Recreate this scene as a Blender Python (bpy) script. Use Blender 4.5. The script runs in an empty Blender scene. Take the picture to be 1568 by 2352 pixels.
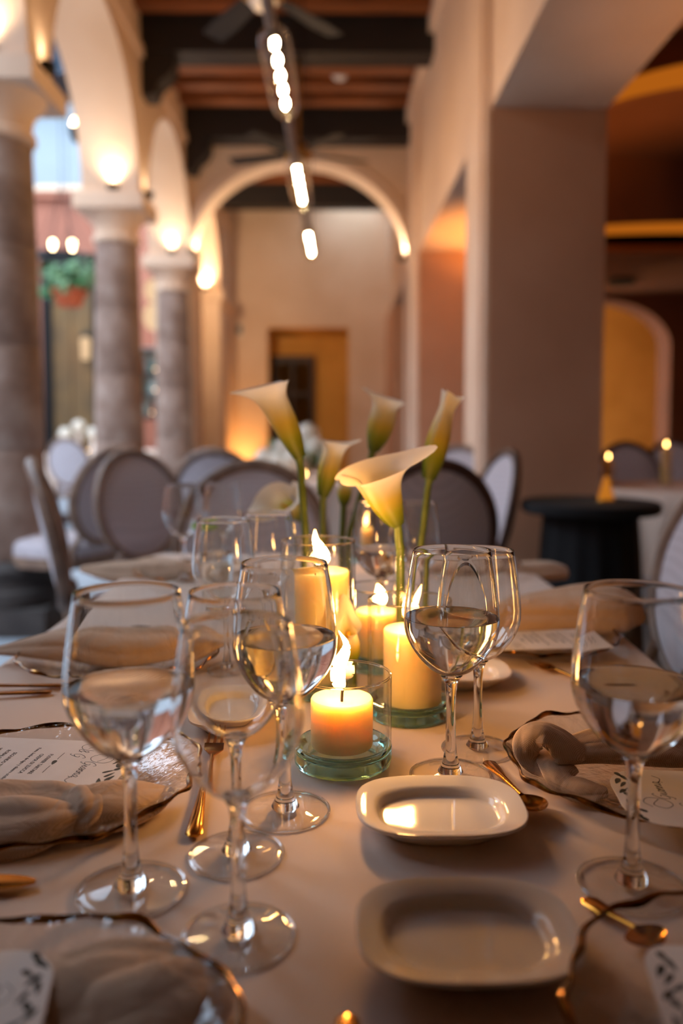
import bpy, math, random
from mathutils import Vector, Matrix, Euler
random.seed(11)
S = bpy.context.scene
COL = S.collection
PI = math.pi
R = math.radians

# ---------------------------------------------------------------- camera
FPX, PX, PY, PITCH, YAW = 1900.0, 784.0, 1086.0, 3.2, 0.72
cam_d = bpy.data.cameras.new('camera')
cam = bpy.data.objects.new('camera', cam_d)
COL.objects.link(cam)
cam_d.sensor_width = 36.0
cam_d.lens = FPX / 2352 * 36.0
cam_d.shift_y = (PY - 1176) / 2352
cam_d.clip_start = 0.02
cam_d.clip_end = 200
cam.location = (0, 0, 1.075)
cam.rotation_euler = (R(90 - PITCH), 0, R(-YAW))
cam_d.dof.use_dof = True
cam_d.dof.focus_distance = 0.775
cam_d.dof.aperture_fstop = 2.6
S.camera = cam
CR = Euler((R(90 - PITCH), 0, R(-YAW))).to_matrix()
CL = Vector((0, 0, 1.075))
TZ = 0.75            # table height


def ray(px, py):
    return CR @ Vector(((px - PX) / FPX, -(py - PY) / FPX, -1))


def T(px, py, z=TZ):          # point of a horizontal surface seen at a pixel of the photo
    d = ray(px, py)
    return CL + d * ((z - CL.z) / d.z)


def D(px, py, y):             # point at distance y down the room seen at a pixel of the photo
    d = ray(px, py)
    return CL + d * (y / d.y)


# ---------------------------------------------------------------- world, exposure, sampling settings
world = bpy.data.worlds.new('dusk_sky')
S.world = world
world.use_nodes = True
bg = world.node_tree.nodes['Background']
bg.inputs[0].default_value = (0.54, 0.68, 0.86, 1)
bg.inputs[1].default_value = 8.0
S.view_settings.view_transform = 'Standard'
S.view_settings.look = 'None'
S.view_settings.exposure = 0.0
S.view_settings.gamma = 1.0
S.view_settings.use_curve_mapping = False
try:
    cy = S.cycles
    cy.max_bounces = 18
    cy.diffuse_bounces = 4
    cy.glossy_bounces = 6
    cy.transmission_bounces = 18
    cy.transparent_max_bounces = 64
    cy.sample_clamp_indirect = 4.0
    cy.blur_glossy = 0.6
    cy.use_denoising = True
except Exception:
    pass
# light levels (each lamp is made by its own builder below)
UPLIGHT_W = 16.0
TUBE_L = 370.0
FLAME_L = 95.0
COVE_L = 0.42
ROOM_W = 70.0


# ---------------------------------------------------------------- materials
def lin(h):
    h = h.lstrip('#')
    c = [int(h[i:i + 2], 16) / 255 for i in (0, 2, 4)]
    return tuple(x / 12.92 if x <= .04045 else ((x + .055) / 1.055) ** 2.4 for x in c) + (1,)


def new_mat(name):
    m = bpy.data.materials.new(name)
    m.use_nodes = True
    nt = m.node_tree
    return m, nt, nt.nodes, nt.links, nt.nodes['Principled BSDF']


def M(name, col, rough=.5, metal=0., var=None, bump=None, col2=None, coat=0., sheen=0., stretch=None, spec=None):
    """procedural material: colour, optional noise variation var=(scale, detail), bump=(scale, strength)"""
    m, nt, N, L, b = new_mat(name)
    c = lin(col)
    b.inputs['Base Color'].default_value = c
    b.inputs['Roughness'].default_value = rough
    b.inputs['Metallic'].default_value = metal
    b.inputs['Coat Weight'].default_value = coat
    b.inputs['Sheen Weight'].default_value = sheen
    if spec is not None:
        b.inputs['Specular IOR Level'].default_value = spec
    tc = N.new('ShaderNodeTexCoord')
    src = tc.outputs['Object']
    if stretch:
        mp = N.new('ShaderNodeMapping')
        mp.inputs['Scale'].default_value = stretch
        L.new(src, mp.inputs[0])
        src = mp.outputs[0]
    if var:
        n = N.new('ShaderNodeTexNoise')
        n.inputs['Scale'].default_value = var[0]
        n.inputs['Detail'].default_value = var[1]
        L.new(src, n.inputs['Vector'])
        r = N.new('ShaderNodeValToRGB')
        r.color_ramp.elements[0].position = .32
        r.color_ramp.elements[1].position = .68
        r.color_ramp.elements[0].color = lin(col2) if col2 else tuple(x * .8 for x in c[:3]) + (1,)
        r.color_ramp.elements[1].color = c
        L.new(n.outputs['Fac'], r.inputs[0])
        L.new(r.outputs[0], b.inputs['Base Color'])
    if bump:
        n = N.new('ShaderNodeTexNoise')
        n.inputs['Scale'].default_value = bump[0]
        n.inputs['Detail'].default_value = 4
        L.new(src, n.inputs['Vector'])
        bp = N.new('ShaderNodeBump')
        bp.inputs['Strength'].default_value = bump[1]
        bp.inputs['Distance'].default_value = bump[2] if len(bump) > 2 else .01
        L.new(n.outputs['Fac'], bp.inputs['Height'])
        L.new(bp.outputs[0], b.inputs['Normal'])
    return m


def cloth_mat(name, col, col2, thread=620., strength=.5, dist=.0006, diag=False, wrinkle=0.):
    """woven cloth: two crossed wave textures give the thread relief"""
    m, nt, N, L, b = new_mat(name)
    b.inputs['Roughness'].default_value = .85
    b.inputs['Sheen Weight'].default_value = .15
    b.inputs['Specular IOR Level'].default_value = .2
    tc = N.new('ShaderNodeTexCoord')
    ws = []
    for d in ('X', 'Y'):
        mp = N.new('ShaderNodeMapping')
        mp.inputs['Rotation'].default_value = (0, R(20 if diag else 0), R(45 if diag else 0))
        L.new(tc.outputs['Object'], mp.inputs[0])
        w = N.new('ShaderNodeTexWave')
        w.bands_direction = d
        w.inputs['Scale'].default_value = thread / 2 / PI * 1.0
        w.inputs['Distortion'].default_value = .6
        w.inputs['Detail'].default_value = 1
        w.inputs['Detail Scale'].default_value = .3
        L.new(mp.outputs[0], w.inputs['Vector'])
        ws.append(w)
    mx = N.new('ShaderNodeMath')
    mx.operation = 'MULTIPLY'
    L.new(ws[0].outputs['Fac'], mx.inputs[0])
    L.new(ws[1].outputs['Fac'], mx.inputs[1])
    r = N.new('ShaderNodeValToRGB')
    r.color_ramp.elements[0].color = lin(col2)
    r.color_ramp.elements[1].color = lin(col)
    r.color_ramp.elements[1].position = .6
    L.new(mx.outputs[0], r.inputs[0])
    L.new(r.outputs[0], b.inputs['Base Color'])
    bp = N.new('ShaderNodeBump')
    bp.inputs['Strength'].default_value = strength
    bp.inputs['Distance'].default_value = dist
    L.new(mx.outputs[0], bp.inputs['Height'])
    if wrinkle:
        wn = N.new('ShaderNodeTexNoise')
        wn.inputs['Scale'].default_value = 26
        wn.inputs['Detail'].default_value = 3
        wn.inputs['Distortion'].default_value = .8
        L.new(tc.outputs['Object'], wn.inputs['Vector'])
        b2 = N.new('ShaderNodeBump')
        b2.inputs['Strength'].default_value = wrinkle
        b2.inputs['Distance'].default_value = .012
        L.new(wn.outputs['Fac'], b2.inputs['Height'])
        L.new(b2.outputs[0], bp.inputs['Normal'])
    L.new(bp.outputs[0], b.inputs['Normal'])
    return m


def thin_glass(name, tint=(1, 1, 1, 1), rough=0.0, hammer=None, base=.04):
    """thin clear sheet: Fresnel reflection over straight-through transmission"""
    m, nt, N, L, b = new_mat(name)
    N.remove(b)
    out = N['Material Output']
    geo = N.new('ShaderNodeNewGeometry')
    nrm = geo.outputs['Normal']
    gl = N.new('ShaderNodeBsdfGlossy')
    gl.inputs['Roughness'].default_value = rough
    if hammer:
        tc = N.new('ShaderNodeTexCoord')
        n = N.new('ShaderNodeTexNoise')
        n.inputs['Scale'].default_value = hammer[0]
        n.inputs['Detail'].default_value = 2
        L.new(tc.outputs['Object'], n.inputs['Vector'])
        bp = N.new('ShaderNodeBump')
        bp.inputs['Strength'].default_value = hammer[1]
        bp.inputs['Distance'].default_value = .006
        L.new(n.outputs['Fac'], bp.inputs['Height'])
        L.new(bp.outputs[0], gl.inputs['Normal'])
        nrm = bp.outputs[0]
    dot = N.new('ShaderNodeVectorMath')
    dot.operation = 'DOT_PRODUCT'
    L.new(geo.outputs['Incoming'], dot.inputs[0])
    L.new(nrm, dot.inputs[1])
    ops = [('ABSOLUTE', None), ('SUBTRACT', 'r1'), ('POWER', 5.0), ('MULTIPLY_ADD', None)]
    a = N.new('ShaderNodeMath'); a.operation = 'ABSOLUTE'
    L.new(dot.outputs['Value'], a.inputs[0])
    s = N.new('ShaderNodeMath'); s.operation = 'SUBTRACT'; s.use_clamp = True
    s.inputs[0].default_value = 1.0
    L.new(a.outputs[0], s.inputs[1])
    p = N.new('ShaderNodeMath'); p.operation = 'POWER'; p.inputs[1].default_value = 5.0
    L.new(s.outputs[0], p.inputs[0])
    f = N.new('ShaderNodeMath'); f.operation = 'MULTIPLY_ADD'; f.use_clamp = True
    f.inputs[1].default_value = 1 - base
    f.inputs[2].default_value = base
    L.new(p.outputs[0], f.inputs[0])
    tr = N.new('ShaderNodeBsdfTransparent')
    tr.inputs[0].default_value = tint
    mix = N.new('ShaderNodeMixShader')
    L.new(f.outputs[0], mix.inputs[0])
    L.new(tr.outputs[0], mix.inputs[1])
    L.new(gl.outputs[0], mix.inputs[2])
    L.new(mix.outputs[0], out.inputs[0])
    return m


def solid_glass(name, col=(1, 1, 1, 1), ior=1.5):
    m, nt, N, L, b = new_mat(name)
    N.remove(b)
    g = N.new('ShaderNodeBsdfGlass')
    g.inputs['Color'].default_value = col
    g.inputs['Roughness'].default_value = 0
    g.inputs['IOR'].default_value = ior
    L.new(g.outputs[0], N['Material Output'].inputs[0])
    return m


def emit_mat(name, col, strength):
    m, nt, N, L, b = new_mat(name)
    N.remove(b)
    e = N.new('ShaderNodeEmission')
    e.inputs[0].default_value = col
    e.inputs[1].default_value = strength
    L.new(e.outputs[0], N['Material Output'].inputs[0])
    return m


def flame_mat(name, strength):
    """a flame is clear: it adds its own light to what shines through it; deeper orange at tip and root"""
    m, nt, N, L, b = new_mat(name)
    N.remove(b)
    tc = N.new('ShaderNodeTexCoord')
    sp = N.new('ShaderNodeSeparateXYZ')
    L.new(tc.outputs['Generated'], sp.inputs[0])
    r = N.new('ShaderNodeValToRGB')
    el = r.color_ramp.elements
    el[0].position = 0.0
    el[0].color = (.03, .015, .01, 1)
    el[1].position = 1.0
    el[1].color = (.16, .055, .008, 1)
    for q, c in ((.10, (.22, .10, .025, 1)), (.25, (1, .50, .155, 1)), (.7, (1, .47, .13, 1)), (.9, (.5, .2, .045, 1))):
        e = el.new(q)
        e.color = c
    L.new(sp.outputs['Z'], r.inputs[0])
    e = N.new('ShaderNodeEmission')
    e.inputs[1].default_value = strength
    L.new(r.outputs[0], e.inputs[0])
    t = N.new('ShaderNodeBsdfTransparent')
    a = N.new('ShaderNodeAddShader')
    L.new(t.outputs[0], a.inputs[0])
    L.new(e.outputs[0], a.inputs[1])
    L.new(a.outputs[0], N['Material Output'].inputs[0])
    return m


def wax_mat():
    m, nt, N, L, b = new_mat('ivory_wax')
    b.inputs['Base Color'].default_value = (.82, .63, .31, 1)
    b.inputs['Roughness'].default_value = .42
    b.inputs['Subsurface Weight'].default_value = 1.0
    b.inputs['Subsurface Radius'].default_value = (1.0, .96, .86)
    b.inputs['Subsurface Scale'].default_value = .024
    return m


def petal_mat():
    """calla spathe: green throat through yellow to cream lip (u of the UV map runs from throat to lip)"""
    m, nt, N, L, b = new_mat('calla_petal')
    uv = N.new('ShaderNodeUVMap')
    sp = N.new('ShaderNodeSeparateXYZ')
    L.new(uv.outputs[0], sp.inputs[0])
    r = N.new('ShaderNodeValToRGB')
    el = r.color_ramp.elements
    el[0].position = 0
    el[0].color = lin('#4f6116')
    el[1].position = 1
    el[1].color = lin('#f8f1e0')
    for q, c in ((.24, '#8f9a22'), (.46, '#d3bf55'), (.70, '#f0e3bd')):
        e = el.new(q)
        e.color = lin(c)
    L.new(sp.outputs['X'], r.inputs[0])
    L.new(r.outputs[0], b.inputs['Base Color'])
    b.inputs['Roughness'].default_value = .45
    tr = N.new('ShaderNodeBsdfTranslucent')
    L.new(r.outputs[0], tr.inputs[0])
    mix = N.new('ShaderNodeMixShader')
    mix.inputs[0].default_value = .45
    L.new(b.outputs[0], mix.inputs[1])
    L.new(tr.outputs[0], mix.inputs[2])
    L.new(mix.outputs[0], N['Material Output'].inputs[0])
    return m


def stone_mat(name, a, b_, c):
    m, nt, N, L, b = new_mat(name)
    b.inputs['Roughness'].default_value = .75
    tc = N.new('ShaderNodeTexCoord')
    mus = N.new('ShaderNodeTexNoise')
    mus.inputs['Scale'].default_value = 5
    mus.inputs['Detail'].default_value = 6
    mus.inputs['Roughness'].default_value = .65
    L.new(tc.outputs['Object'], mus.inputs['Vector'])
    r = N.new('ShaderNodeValToRGB')
    r.color_ramp.elements[0].position = .3
    r.color_ramp.elements[0].color = lin(a)
    r.color_ramp.elements[1].position = .7
    r.color_ramp.elements[1].color = lin(c)
    e = r.color_ramp.elements.new(.5)
    e.color = lin(b_)
    L.new(mus.outputs['Fac'], r.inputs[0])
    L.new(r.outputs[0], b.inputs['Base Color'])
    bp = N.new('ShaderNodeBump')
    bp.inputs['Strength'].default_value = .4
    bp.inputs['Distance'].default_value = .01
    L.new(mus.outputs['Fac'], bp.inputs['Height'])
    L.new(bp.outputs[0], b.inputs['Normal'])
    return m


MT = dict(
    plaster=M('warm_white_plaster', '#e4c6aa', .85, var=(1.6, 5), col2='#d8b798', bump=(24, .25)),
    plaster_shaded=M('shaded_pier_plaster', '#cc9a78', .85, var=(1.4, 5), col2='#bd8a68', bump=(20, .25)),  # shade on the pier fronts is put into this darker plaster colour
    plaster_gold=M('ochre_paint', '#dca24a', .8, var=(1.8, 4), col2='#cd943e'),
    door_gold=M('dull_gilt_door', '#6e5228', .55, var=(2.0, 4), col2='#4f3b1c'),
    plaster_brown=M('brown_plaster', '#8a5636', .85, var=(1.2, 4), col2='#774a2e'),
    terracotta_wall=M('terracotta_facade', '#a86c55', .85, var=(1.0, 5), col2='#965d48'),
    stone=stone_mat('cantera_stone', '#6e5443', '#8b7161', '#a48f80'),
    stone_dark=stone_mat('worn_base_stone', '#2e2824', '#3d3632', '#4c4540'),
    white_wall=M('whitewashed_wall', '#868f94', .85, var=(1.2, 4), col2='#7d868b'),
    floor=stone_mat('grey_floor_stone', '#6f7478', '#858b90', '#989da1'),
    beam=M('black_stained_beam', '#221813', .6, var=(9, 4), col2='#15100d', stretch=(.3, 3, 3)),
    plank=M('brown_ceiling_board', '#96521f', .6, var=(6, 5), col2='#5e3012', stretch=(.4, 5, 5)),
    dark_wood=M('dark_door_wood', '#3a2013', .5, var=(7, 4), col2='#26150d', stretch=(4, 4, .5)),
    taupe_wood=M('limed_taupe_wood', '#8b705c', .55, var=(18, 4), col2='#6c5546'),
    brown_wood=M('brown_chair_wood', '#543626', .5, var=(18, 4), col2='#3d271b'),
    linen=cloth_mat('grey_linen_upholstery', '#c6bec1', '#b2aaad', 300),
    tablecloth=cloth_mat('ivory_tablecloth', '#e4cdbb', '#dac3b1', 1700, .22, .0003),
    napkin=cloth_mat('champagne_napkin', '#e9cdb2', '#c6a384', 1900, .6, .0005, diag=True, wrinkle=.55),
    black_cloth=M('black_cloth', '#0b0a0a', .9, bump=(60, .2)),
    black_metal=M('black_metal', '#121212', .45, metal=.6),
    white_porcelain=M('white_porcelain', '#e6dcd3', .07, coat=0., spec=.36, var=(3, 2), col2='#e9e0d7'),
    gold=M('polished_gold', '#c98a35', .16, metal=1., var=(40, 2), col2='#b97c2c'),
    gilt=M('burnished_gilt_edge', '#a8712a', .18, metal=1., var=(60, 3), col2='#3a2412'),
    brass=M('aged_brass', '#a5782e', .3, metal=1.),
    paper=M('ivory_menu_paper', '#efe6de', .8, var=(30, 2), col2='#eae0d7'),
    ink=M('black_print', '#1c1917', .9),
    leaf_ink=M('grey_green_leaf_print', '#5b5a52', .9, var=(60, 2), col2='#37362f'),
    wick=M('charred_wick', '#1a1310', .9),
    stem=M('calla_stem_green', '#586b25', .45, var=(30, 3), col2='#43541c'),
    spadix=M('yellow_spadix', '#e0a020', .7, bump=(400, .5)),
    leaf=M('potted_leaf_green', '#4f8a4a', .5, var=(12, 3), col2='#2f5f3c'),
    leaf2=M('blue_green_leaf', '#7d9c6c', .5, var=(12, 3), col2='#4a7850'),
    pot=M('terracotta_pot', '#b4552c', .8, var=(9, 4), col2='#98431f'),
    white_flower=M('white_petal', '#efe9dc', .7, var=(14, 3), col2='#d8d2c2', bump=(60, .6)),
    white_plastic=M('white_plastic', '#d9cfc6', .5),
    fan_blade=M('dark_fan_blade', '#1d1613', .85, var=(8, 3), stretch=(.3, 4, 1), col2='#1c1512'),
    lantern=M('cream_lantern_paper', '#f2d6b0', .8, var=(4, 2), col2='#eecfa6'),
    bottle_green=M('green_bottle_glass', '#35584a', .1, spec=.8),
    bottle_amber=M('amber_bottle_glass', '#7a3f1a', .1, spec=.8),
    bottle_clear=M('pale_bottle_glass', '#a9bcb6', .1, spec=.8),
    lime=M('lime_peel', '#7fa23a', .5),
    steel_blue=M('painted_steel_truss', '#2c3a48', .5, metal=.4),
    bowl=thin_glass('clear_bowl_glass', (.985, .985, .98, 1)),
    cyl=thin_glass('clear_cylinder_glass', (.975, .985, .98, 1)),
    charger=thin_glass('hammered_charger_glass', (.965, .965, .96, 1), .02, hammer=(70, .55), base=.06),
    tube_glass=thin_glass('lamp_tube_glass', (.96, .93, .88, 1), .05),
    pane=thin_glass('door_pane_glass', (.55, .52, .46, 1)),
    stem_glass=solid_glass('stem_glass', (.985, .985, .98, 1), 1.5),
    base_glass=thin_glass('green_tinged_base_glass', (.90, .965, .945, 1), base=.07),
    edge_glass=solid_glass('green_edge_glass', (.80, .93, .90, 1), 1.5),
    foot_glass=thin_glass('clear_foot_glass', (.985, .985, .98, 1), base=.05),
    water=solid_glass('water', (.995, 1, 1, 1), 1.333),
    wax=wax_mat(),
    petal=petal_mat(),
    flame=flame_mat('candle_flame', FLAME_L),
    far_flame=emit_mat('far_candle_flame', (1, .55, .16, 1), 26),
    tube_bulb=emit_mat('filament_bulb', (1, .66, .33, 1), TUBE_L),
    spot_face=emit_mat('uplight_lens', (1, .78, .5, 1), 18),
    bulb=emit_mat('warm_bulb', (1, .74, .42, 1), 22),
    cove=emit_mat('amber_cove_strip', (1, .25, .015, 1), COVE_L),
    lantern_glow=emit_mat('lit_lantern_paper', (1, .68, .40, 1), .95),
    amber_glow=emit_mat('lit_amber_glass', (1, .32, .03, 1), .5),
)


# ---------------------------------------------------------------- mesh helpers
def crom(pts, n):
    """Catmull-Rom through points (any dimension), n steps per span"""
    P = [Vector(p) for p in pts]
    out = []
    for i in range(len(P) - 1):
        p0 = P[i - 1] if i else P[0] * 2 - P[1]
        p1, p2 = P[i], P[i + 1]
        p3 = P[i + 2] if i + 2 < len(P) else P[-1] * 2 - P[-2]
        for k in range(n):
            t = k / n
            out.append(.5 * ((2 * p1) + (p2 - p0) * t + (2 * p0 - 5 * p1 + 4 * p2 - p3) * t * t + (3 * p1 - p0 - 3 * p2 + p3) * t ** 3))
    out.append(P[-1].copy())
    return out


class MB:
    def __init__(s):
        s.v, s.f, s.uv = [], [], {}

    def add(s, vs, fs):
        o = len(s.v)
        s.v += [tuple(p) for p in vs]
        s.f += [tuple(i + o for i in f) for f in fs]
        return o

    def box(s, x0, x1, y0, y1, z0, z1):
        s.add([(x, y, z) for z in (z0, z1) for y in (y0, y1) for x in (x0, x1)],
              [(0, 2, 3, 1), (4, 5, 7, 6), (0, 1, 5, 4), (2, 6, 7, 3), (0, 4, 6, 2), (1, 3, 7, 5)])
        return s

    def lathe(s, prof, n=40, c=(0, 0, 0), closed=False, sx=1, sy=1):
        """revolve (r, z) points about z; r = 0 ends become poles; closed joins last to first"""
        rows = []
        vs, fs = [], []
        for r, z in prof:
            if r < 1e-7:
                rows.append([len(vs)])
                vs.append((c[0], c[1], c[2] + z))
            else:
                rows.append(list(range(len(vs), len(vs) + n)))
                vs += [(c[0] + sx * r * math.cos(2 * PI * k / n), c[1] + sy * r * math.sin(2 * PI * k / n), c[2] + z) for k in range(n)]
        m = len(rows)
        for i in range(m if closed else m - 1):
            a, b = rows[i], rows[(i + 1) % m]
            if len(a) == 1 and len(b) == 1:
                continue
            for k in range(n):
                k2 = (k + 1) % n
                if len(a) == 1:
                    fs.append((a[0], b[k2], b[k]))
                elif len(b) == 1:
                    fs.append((a[k], a[k2], b[0]))
                else:
                    fs.append((a[k], a[k2], b[k2], b[k]))
        s.add(vs, fs)
        return s

    def tube(s, path, rad, n=10, flat=None, up=(0, 0, 1), caps=True, ridge=None):
        """swept tube; rad: number or list; flat: (w, t) multipliers or list of them for an elliptical section"""
        P = [Vector(p) for p in path]
        m = len(P)
        vs, fs = [], []
        side0 = None
        for i in range(m):
            t = (P[min(i + 1, m - 1)] - P[max(i - 1, 0)]).normalized()
            u = Vector(up[i]) if isinstance(up, list) else Vector(up)
            if abs(t.dot(u.normalized())) > .97:
                u = Vector((0, 1, 0)) if abs(t.y) < .9 else Vector((1, 0, 0))
            a = t.cross(u).normalized()
            if side0 is not None and a.dot(side0) < 0 and not isinstance(up, list):
                a = -a
            side0 = a
            b = a.cross(t).normalized()
            r = rad[i] if isinstance(rad, (list, tuple)) else rad
            fw, ft = (1, 1) if flat is None else (flat[i] if isinstance(flat, list) else flat)
            for k in range(n):
                th = 2 * PI * k / n
                q = r
                if ridge:
                    q = r * (1 + ridge[0] * (2 * abs(math.sin(2.5 * th + ridge[1] + .5 * math.sin(.16 * i + ridge[1]))) ** .8 - 1 + .5 * math.cos(3 * th + .22 * i)))
                vs.append(P[i] + a * (math.cos(th) * q * fw) + b * (math.sin(th) * q * ft))
        for i in range(m - 1):
            for k in range(n):
                k2 = (k + 1) % n
                fs.append((i * n + k, i * n + k2, (i + 1) * n + k2, (i + 1) * n + k))
        if caps:
            vs.append(P[0]); vs.append(P[-1])
            for k in range(n):
                k2 = (k + 1) % n
                fs.append((len(vs) - 2, k2, k))
                fs.append((len(vs) - 1, (m - 1) * n + k, (m - 1) * n + k2))
        s.add(vs, fs)
        return s

    def torus(s, cx, cy, cz, rx, ry, r, n=48, m=8, axis='z', wav=None):
        vs, fs = [], []
        for i in range(n):
            a = 2 * PI * i / n
            dr, dz, rr = wav(a) if wav else (0, 0, r)
            for k in range(m):
                b = 2 * PI * k / m
                q = 1 + 0 * b
                rad = rr * math.cos(b) + dr
                x, y, z = (rx + rad) * math.cos(a), (ry + rad) * math.sin(a), rr * math.sin(b) + dz
                vs.append((cx + x, cy + y, cz + z) if axis == 'z' else (cx + x, cy + z, cz + y))
        for i in range(n):
            for k in range(m):
                i2, k2 = (i + 1) % n, (k + 1) % m
                fs.append((i * m + k, i2 * m + k, i2 * m + k2, i * m + k2))
        s.add(vs, fs)
        return s

    def grid(s, fn, nu, nv, thick=None):
        """fn(u, v) -> point for u, v in 0..1; thick: offset along the normal to make it a solid sheet"""
        pts = [[Vector(fn(i / nu, j / nv)) for j in range(nv + 1)] for i in range(nu + 1)]
        w = nv + 1
        if not thick:
            s.add([p for r in pts for p in r], [(i * w + j, (i + 1) * w + j, (i + 1) * w + j + 1, i * w + j + 1) for i in range(nu) for j in range(nv)])
            return s
        vs, low = [], []
        for i in range(nu + 1):
            for j in range(nv + 1):
                du = pts[min(i + 1, nu)][j] - pts[max(i - 1, 0)][j]
                dv = pts[i][min(j + 1, nv)] - pts[i][max(j - 1, 0)]
                nn = du.cross(dv)
                nn = nn.normalized() if nn.length > 1e-12 else Vector((0, 0, 1))
                vs.append(pts[i][j] + nn * thick * .5)
                low.append(pts[i][j] - nn * thick * .5)
        o = len(vs)
        fs = []
        for i in range(nu):
            for j in range(nv):
                a, b, c, d = i * w + j, (i + 1) * w + j, (i + 1) * w + j + 1, i * w + j + 1
                fs += [(a, b, c, d), (a + o, d + o, c + o, b + o)]
        for i in range(nu):
            a, b = i * w, (i + 1) * w
            fs.append((a, a + o, b + o, b))
            a, b = i * w + nv, (i + 1) * w + nv
            fs.append((b, b + o, a + o, a))
        for j in range(nv):
            a, b = j, j + 1
            fs.append((b, b + o, a + o, a))
            a, b = nu * w + j, nu * w + j + 1
            fs.append((a, a + o, b + o, b))
        s.add(vs + low, fs)
        return s

    def build(s, name, mat, parent=None, smooth=True, angle=40, sub=0):
        me = bpy.data.meshes.new(name)
        me.from_pydata(s.v, [], s.f)
        me.update()
        if smooth:
            me.polygons.foreach_set('use_smooth', [True] * len(me.polygons))
            me.set_sharp_from_angle(angle=R(angle))
        me.materials.append(MT[mat] if isinstance(mat, str) else mat)
        o = bpy.data.objects.new(name, me)
        COL.objects.link(o)
        if parent:
            o.parent = parent
        if sub:
            md = o.modifiers.new('smooth', 'SUBSURF')
            md.levels = md.render_levels = sub
        return o


def tag(o, label=None, cat=None, group=None, kind=None):
    for k, v in (('label', label), ('category', cat), ('group', group), ('kind', kind)):
        if v:
            o[k] = v
    return o


def thing(name, label, cat, loc=(0, 0, 0), rz=0., group=None):
    o = bpy.data.objects.new(name, None)
    o.empty_display_size = .05
    COL.objects.link(o)
    o.location = loc
    o.rotation_euler = (0, 0, rz)
    return tag(o, label, cat, group)


def dup(root, loc, rz=None, label=None, group=None):
    r = root.copy()
    COL.objects.link(r)
    r.location = loc
    if rz is not None:
        r.rotation_euler = (0, 0, rz)
    if label:
        r['label'] = label
    if group:
        r['group'] = group
    for ch in list(root.children):
        c = ch.copy()
        COL.objects.link(c)
        c.parent = r
        for g in list(ch.children):
            e = g.copy()
            COL.objects.link(e)
            e.parent = c
    return r


def struct(o):
    o['kind'] = 'structure'
    return o


def lamp(name, kind, loc, energy, col, size=.03, parent=None, direction=None, angle=70, blend=.6):
    l = bpy.data.lights.new(name, kind)
    l.energy = energy
    l.color = col
    l.shadow_soft_size = size
    if kind == 'SPOT':
        l.spot_size = R(angle)
        l.spot_blend = blend
    o = bpy.data.objects.new(name, l)
    COL.objects.link(o)
    o.location = loc
    if direction is not None:
        o.rotation_euler = Vector(direction).to_track_quat('-Z', 'Y').to_euler()
    if parent:
        o.parent = parent
    return o

# ================================================================ architecture
XI, XO = -1.52, -1.97          # corridor face and courtyard face of the arcade wall
XC = -1.745                    # column line
XR, XR2 = 0.83, 1.43           # right-hand wall
COLY = [-0.34, 2.06, 4.46, 6.86, 9.26, 11.66]
ZS, ZT = 2.93, 4.55            # arch spring, wall top
YF = 12.6                      # far wall


def arch_wall(mb, s0, s1, ztop, ops, q0, q1, axis, zb=0.0, n=28):
    """wall along s from s0 to s1 with arched openings (centre, half width, spring, rise), thickness q0..q1"""
    P = (lambda s, q, z: (q, s, z)) if axis == 'y' else (lambda s, q, z: (s, q, z))
    cur = s0

    def solid(a, b, zlow):
        if b - a > 1e-4:
            x = (a, b, q0, q1) if axis == 'x' else (q0, q1, a, b)
            mb.box(x[0], x[1], x[2], x[3], zlow, ztop)
    for c, a, zs, rise in ops:
        solid(cur, c - a, zb)
        pr = [(c - a * math.cos(PI * k / n), zs + rise * math.sin(PI * k / n)) for k in range(n + 1)]
        vs = []
        for sx, z in pr:
            vs += [P(sx, q0, z), P(sx, q1, z), P(sx, q0, ztop), P(sx, q1, ztop)]
        fs = []
        for k in range(n):
            i, j = 4 * k, 4 * k + 4
            fs += [(i, j, j + 2, i + 2), (i + 1, i + 3, j + 3, j + 1), (i, i + 1, j + 1, j), (i + 2, j + 2, j + 3, i + 3)]
        mb.add(vs, fs)
        cur = c + a
    solid(cur, s1, zb)


# floors and ground
struct(MB().box(-9.5, 7.0, -4.5, 20, -.12, 0).build('floor', 'floor', smooth=False))

# arcade wall on columns
mb = MB()
ops = [((COLY[i] + COLY[i + 1]) / 2, 1.02, ZS, 1.0) for i in range(1, len(COLY) - 1)]
ops.insert(0, (1.52, .37, ZS - .35, .37))  # unseen narrow arch, sized to limit sky light on the table
arch_wall(mb, -4.3, YF, ZT, ops, XO, XI, 'y', zb=ZS)
mb.box(XO, XI, -4.3, 1.15, 0, ZS)  # unseen near bays closed solid to keep sky light off the table
struct(mb.build('wall_left', 'plaster', angle=30))
# string moulding line along the arcade, upper ledge
struct(MB().box(XI, XI + .03, -.7, YF, 4.02, 4.10).build('trim_1', 'plaster', smooth=False))

# stone columns, each with base, drums and capital
LABC = ['round stone column nearest the camera, cut by the left edge of the photo',
        'round stone column just right of the hanging pot of leaves',
        'slim bluish stone column under the transverse arch, third in the row',
        None]


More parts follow.
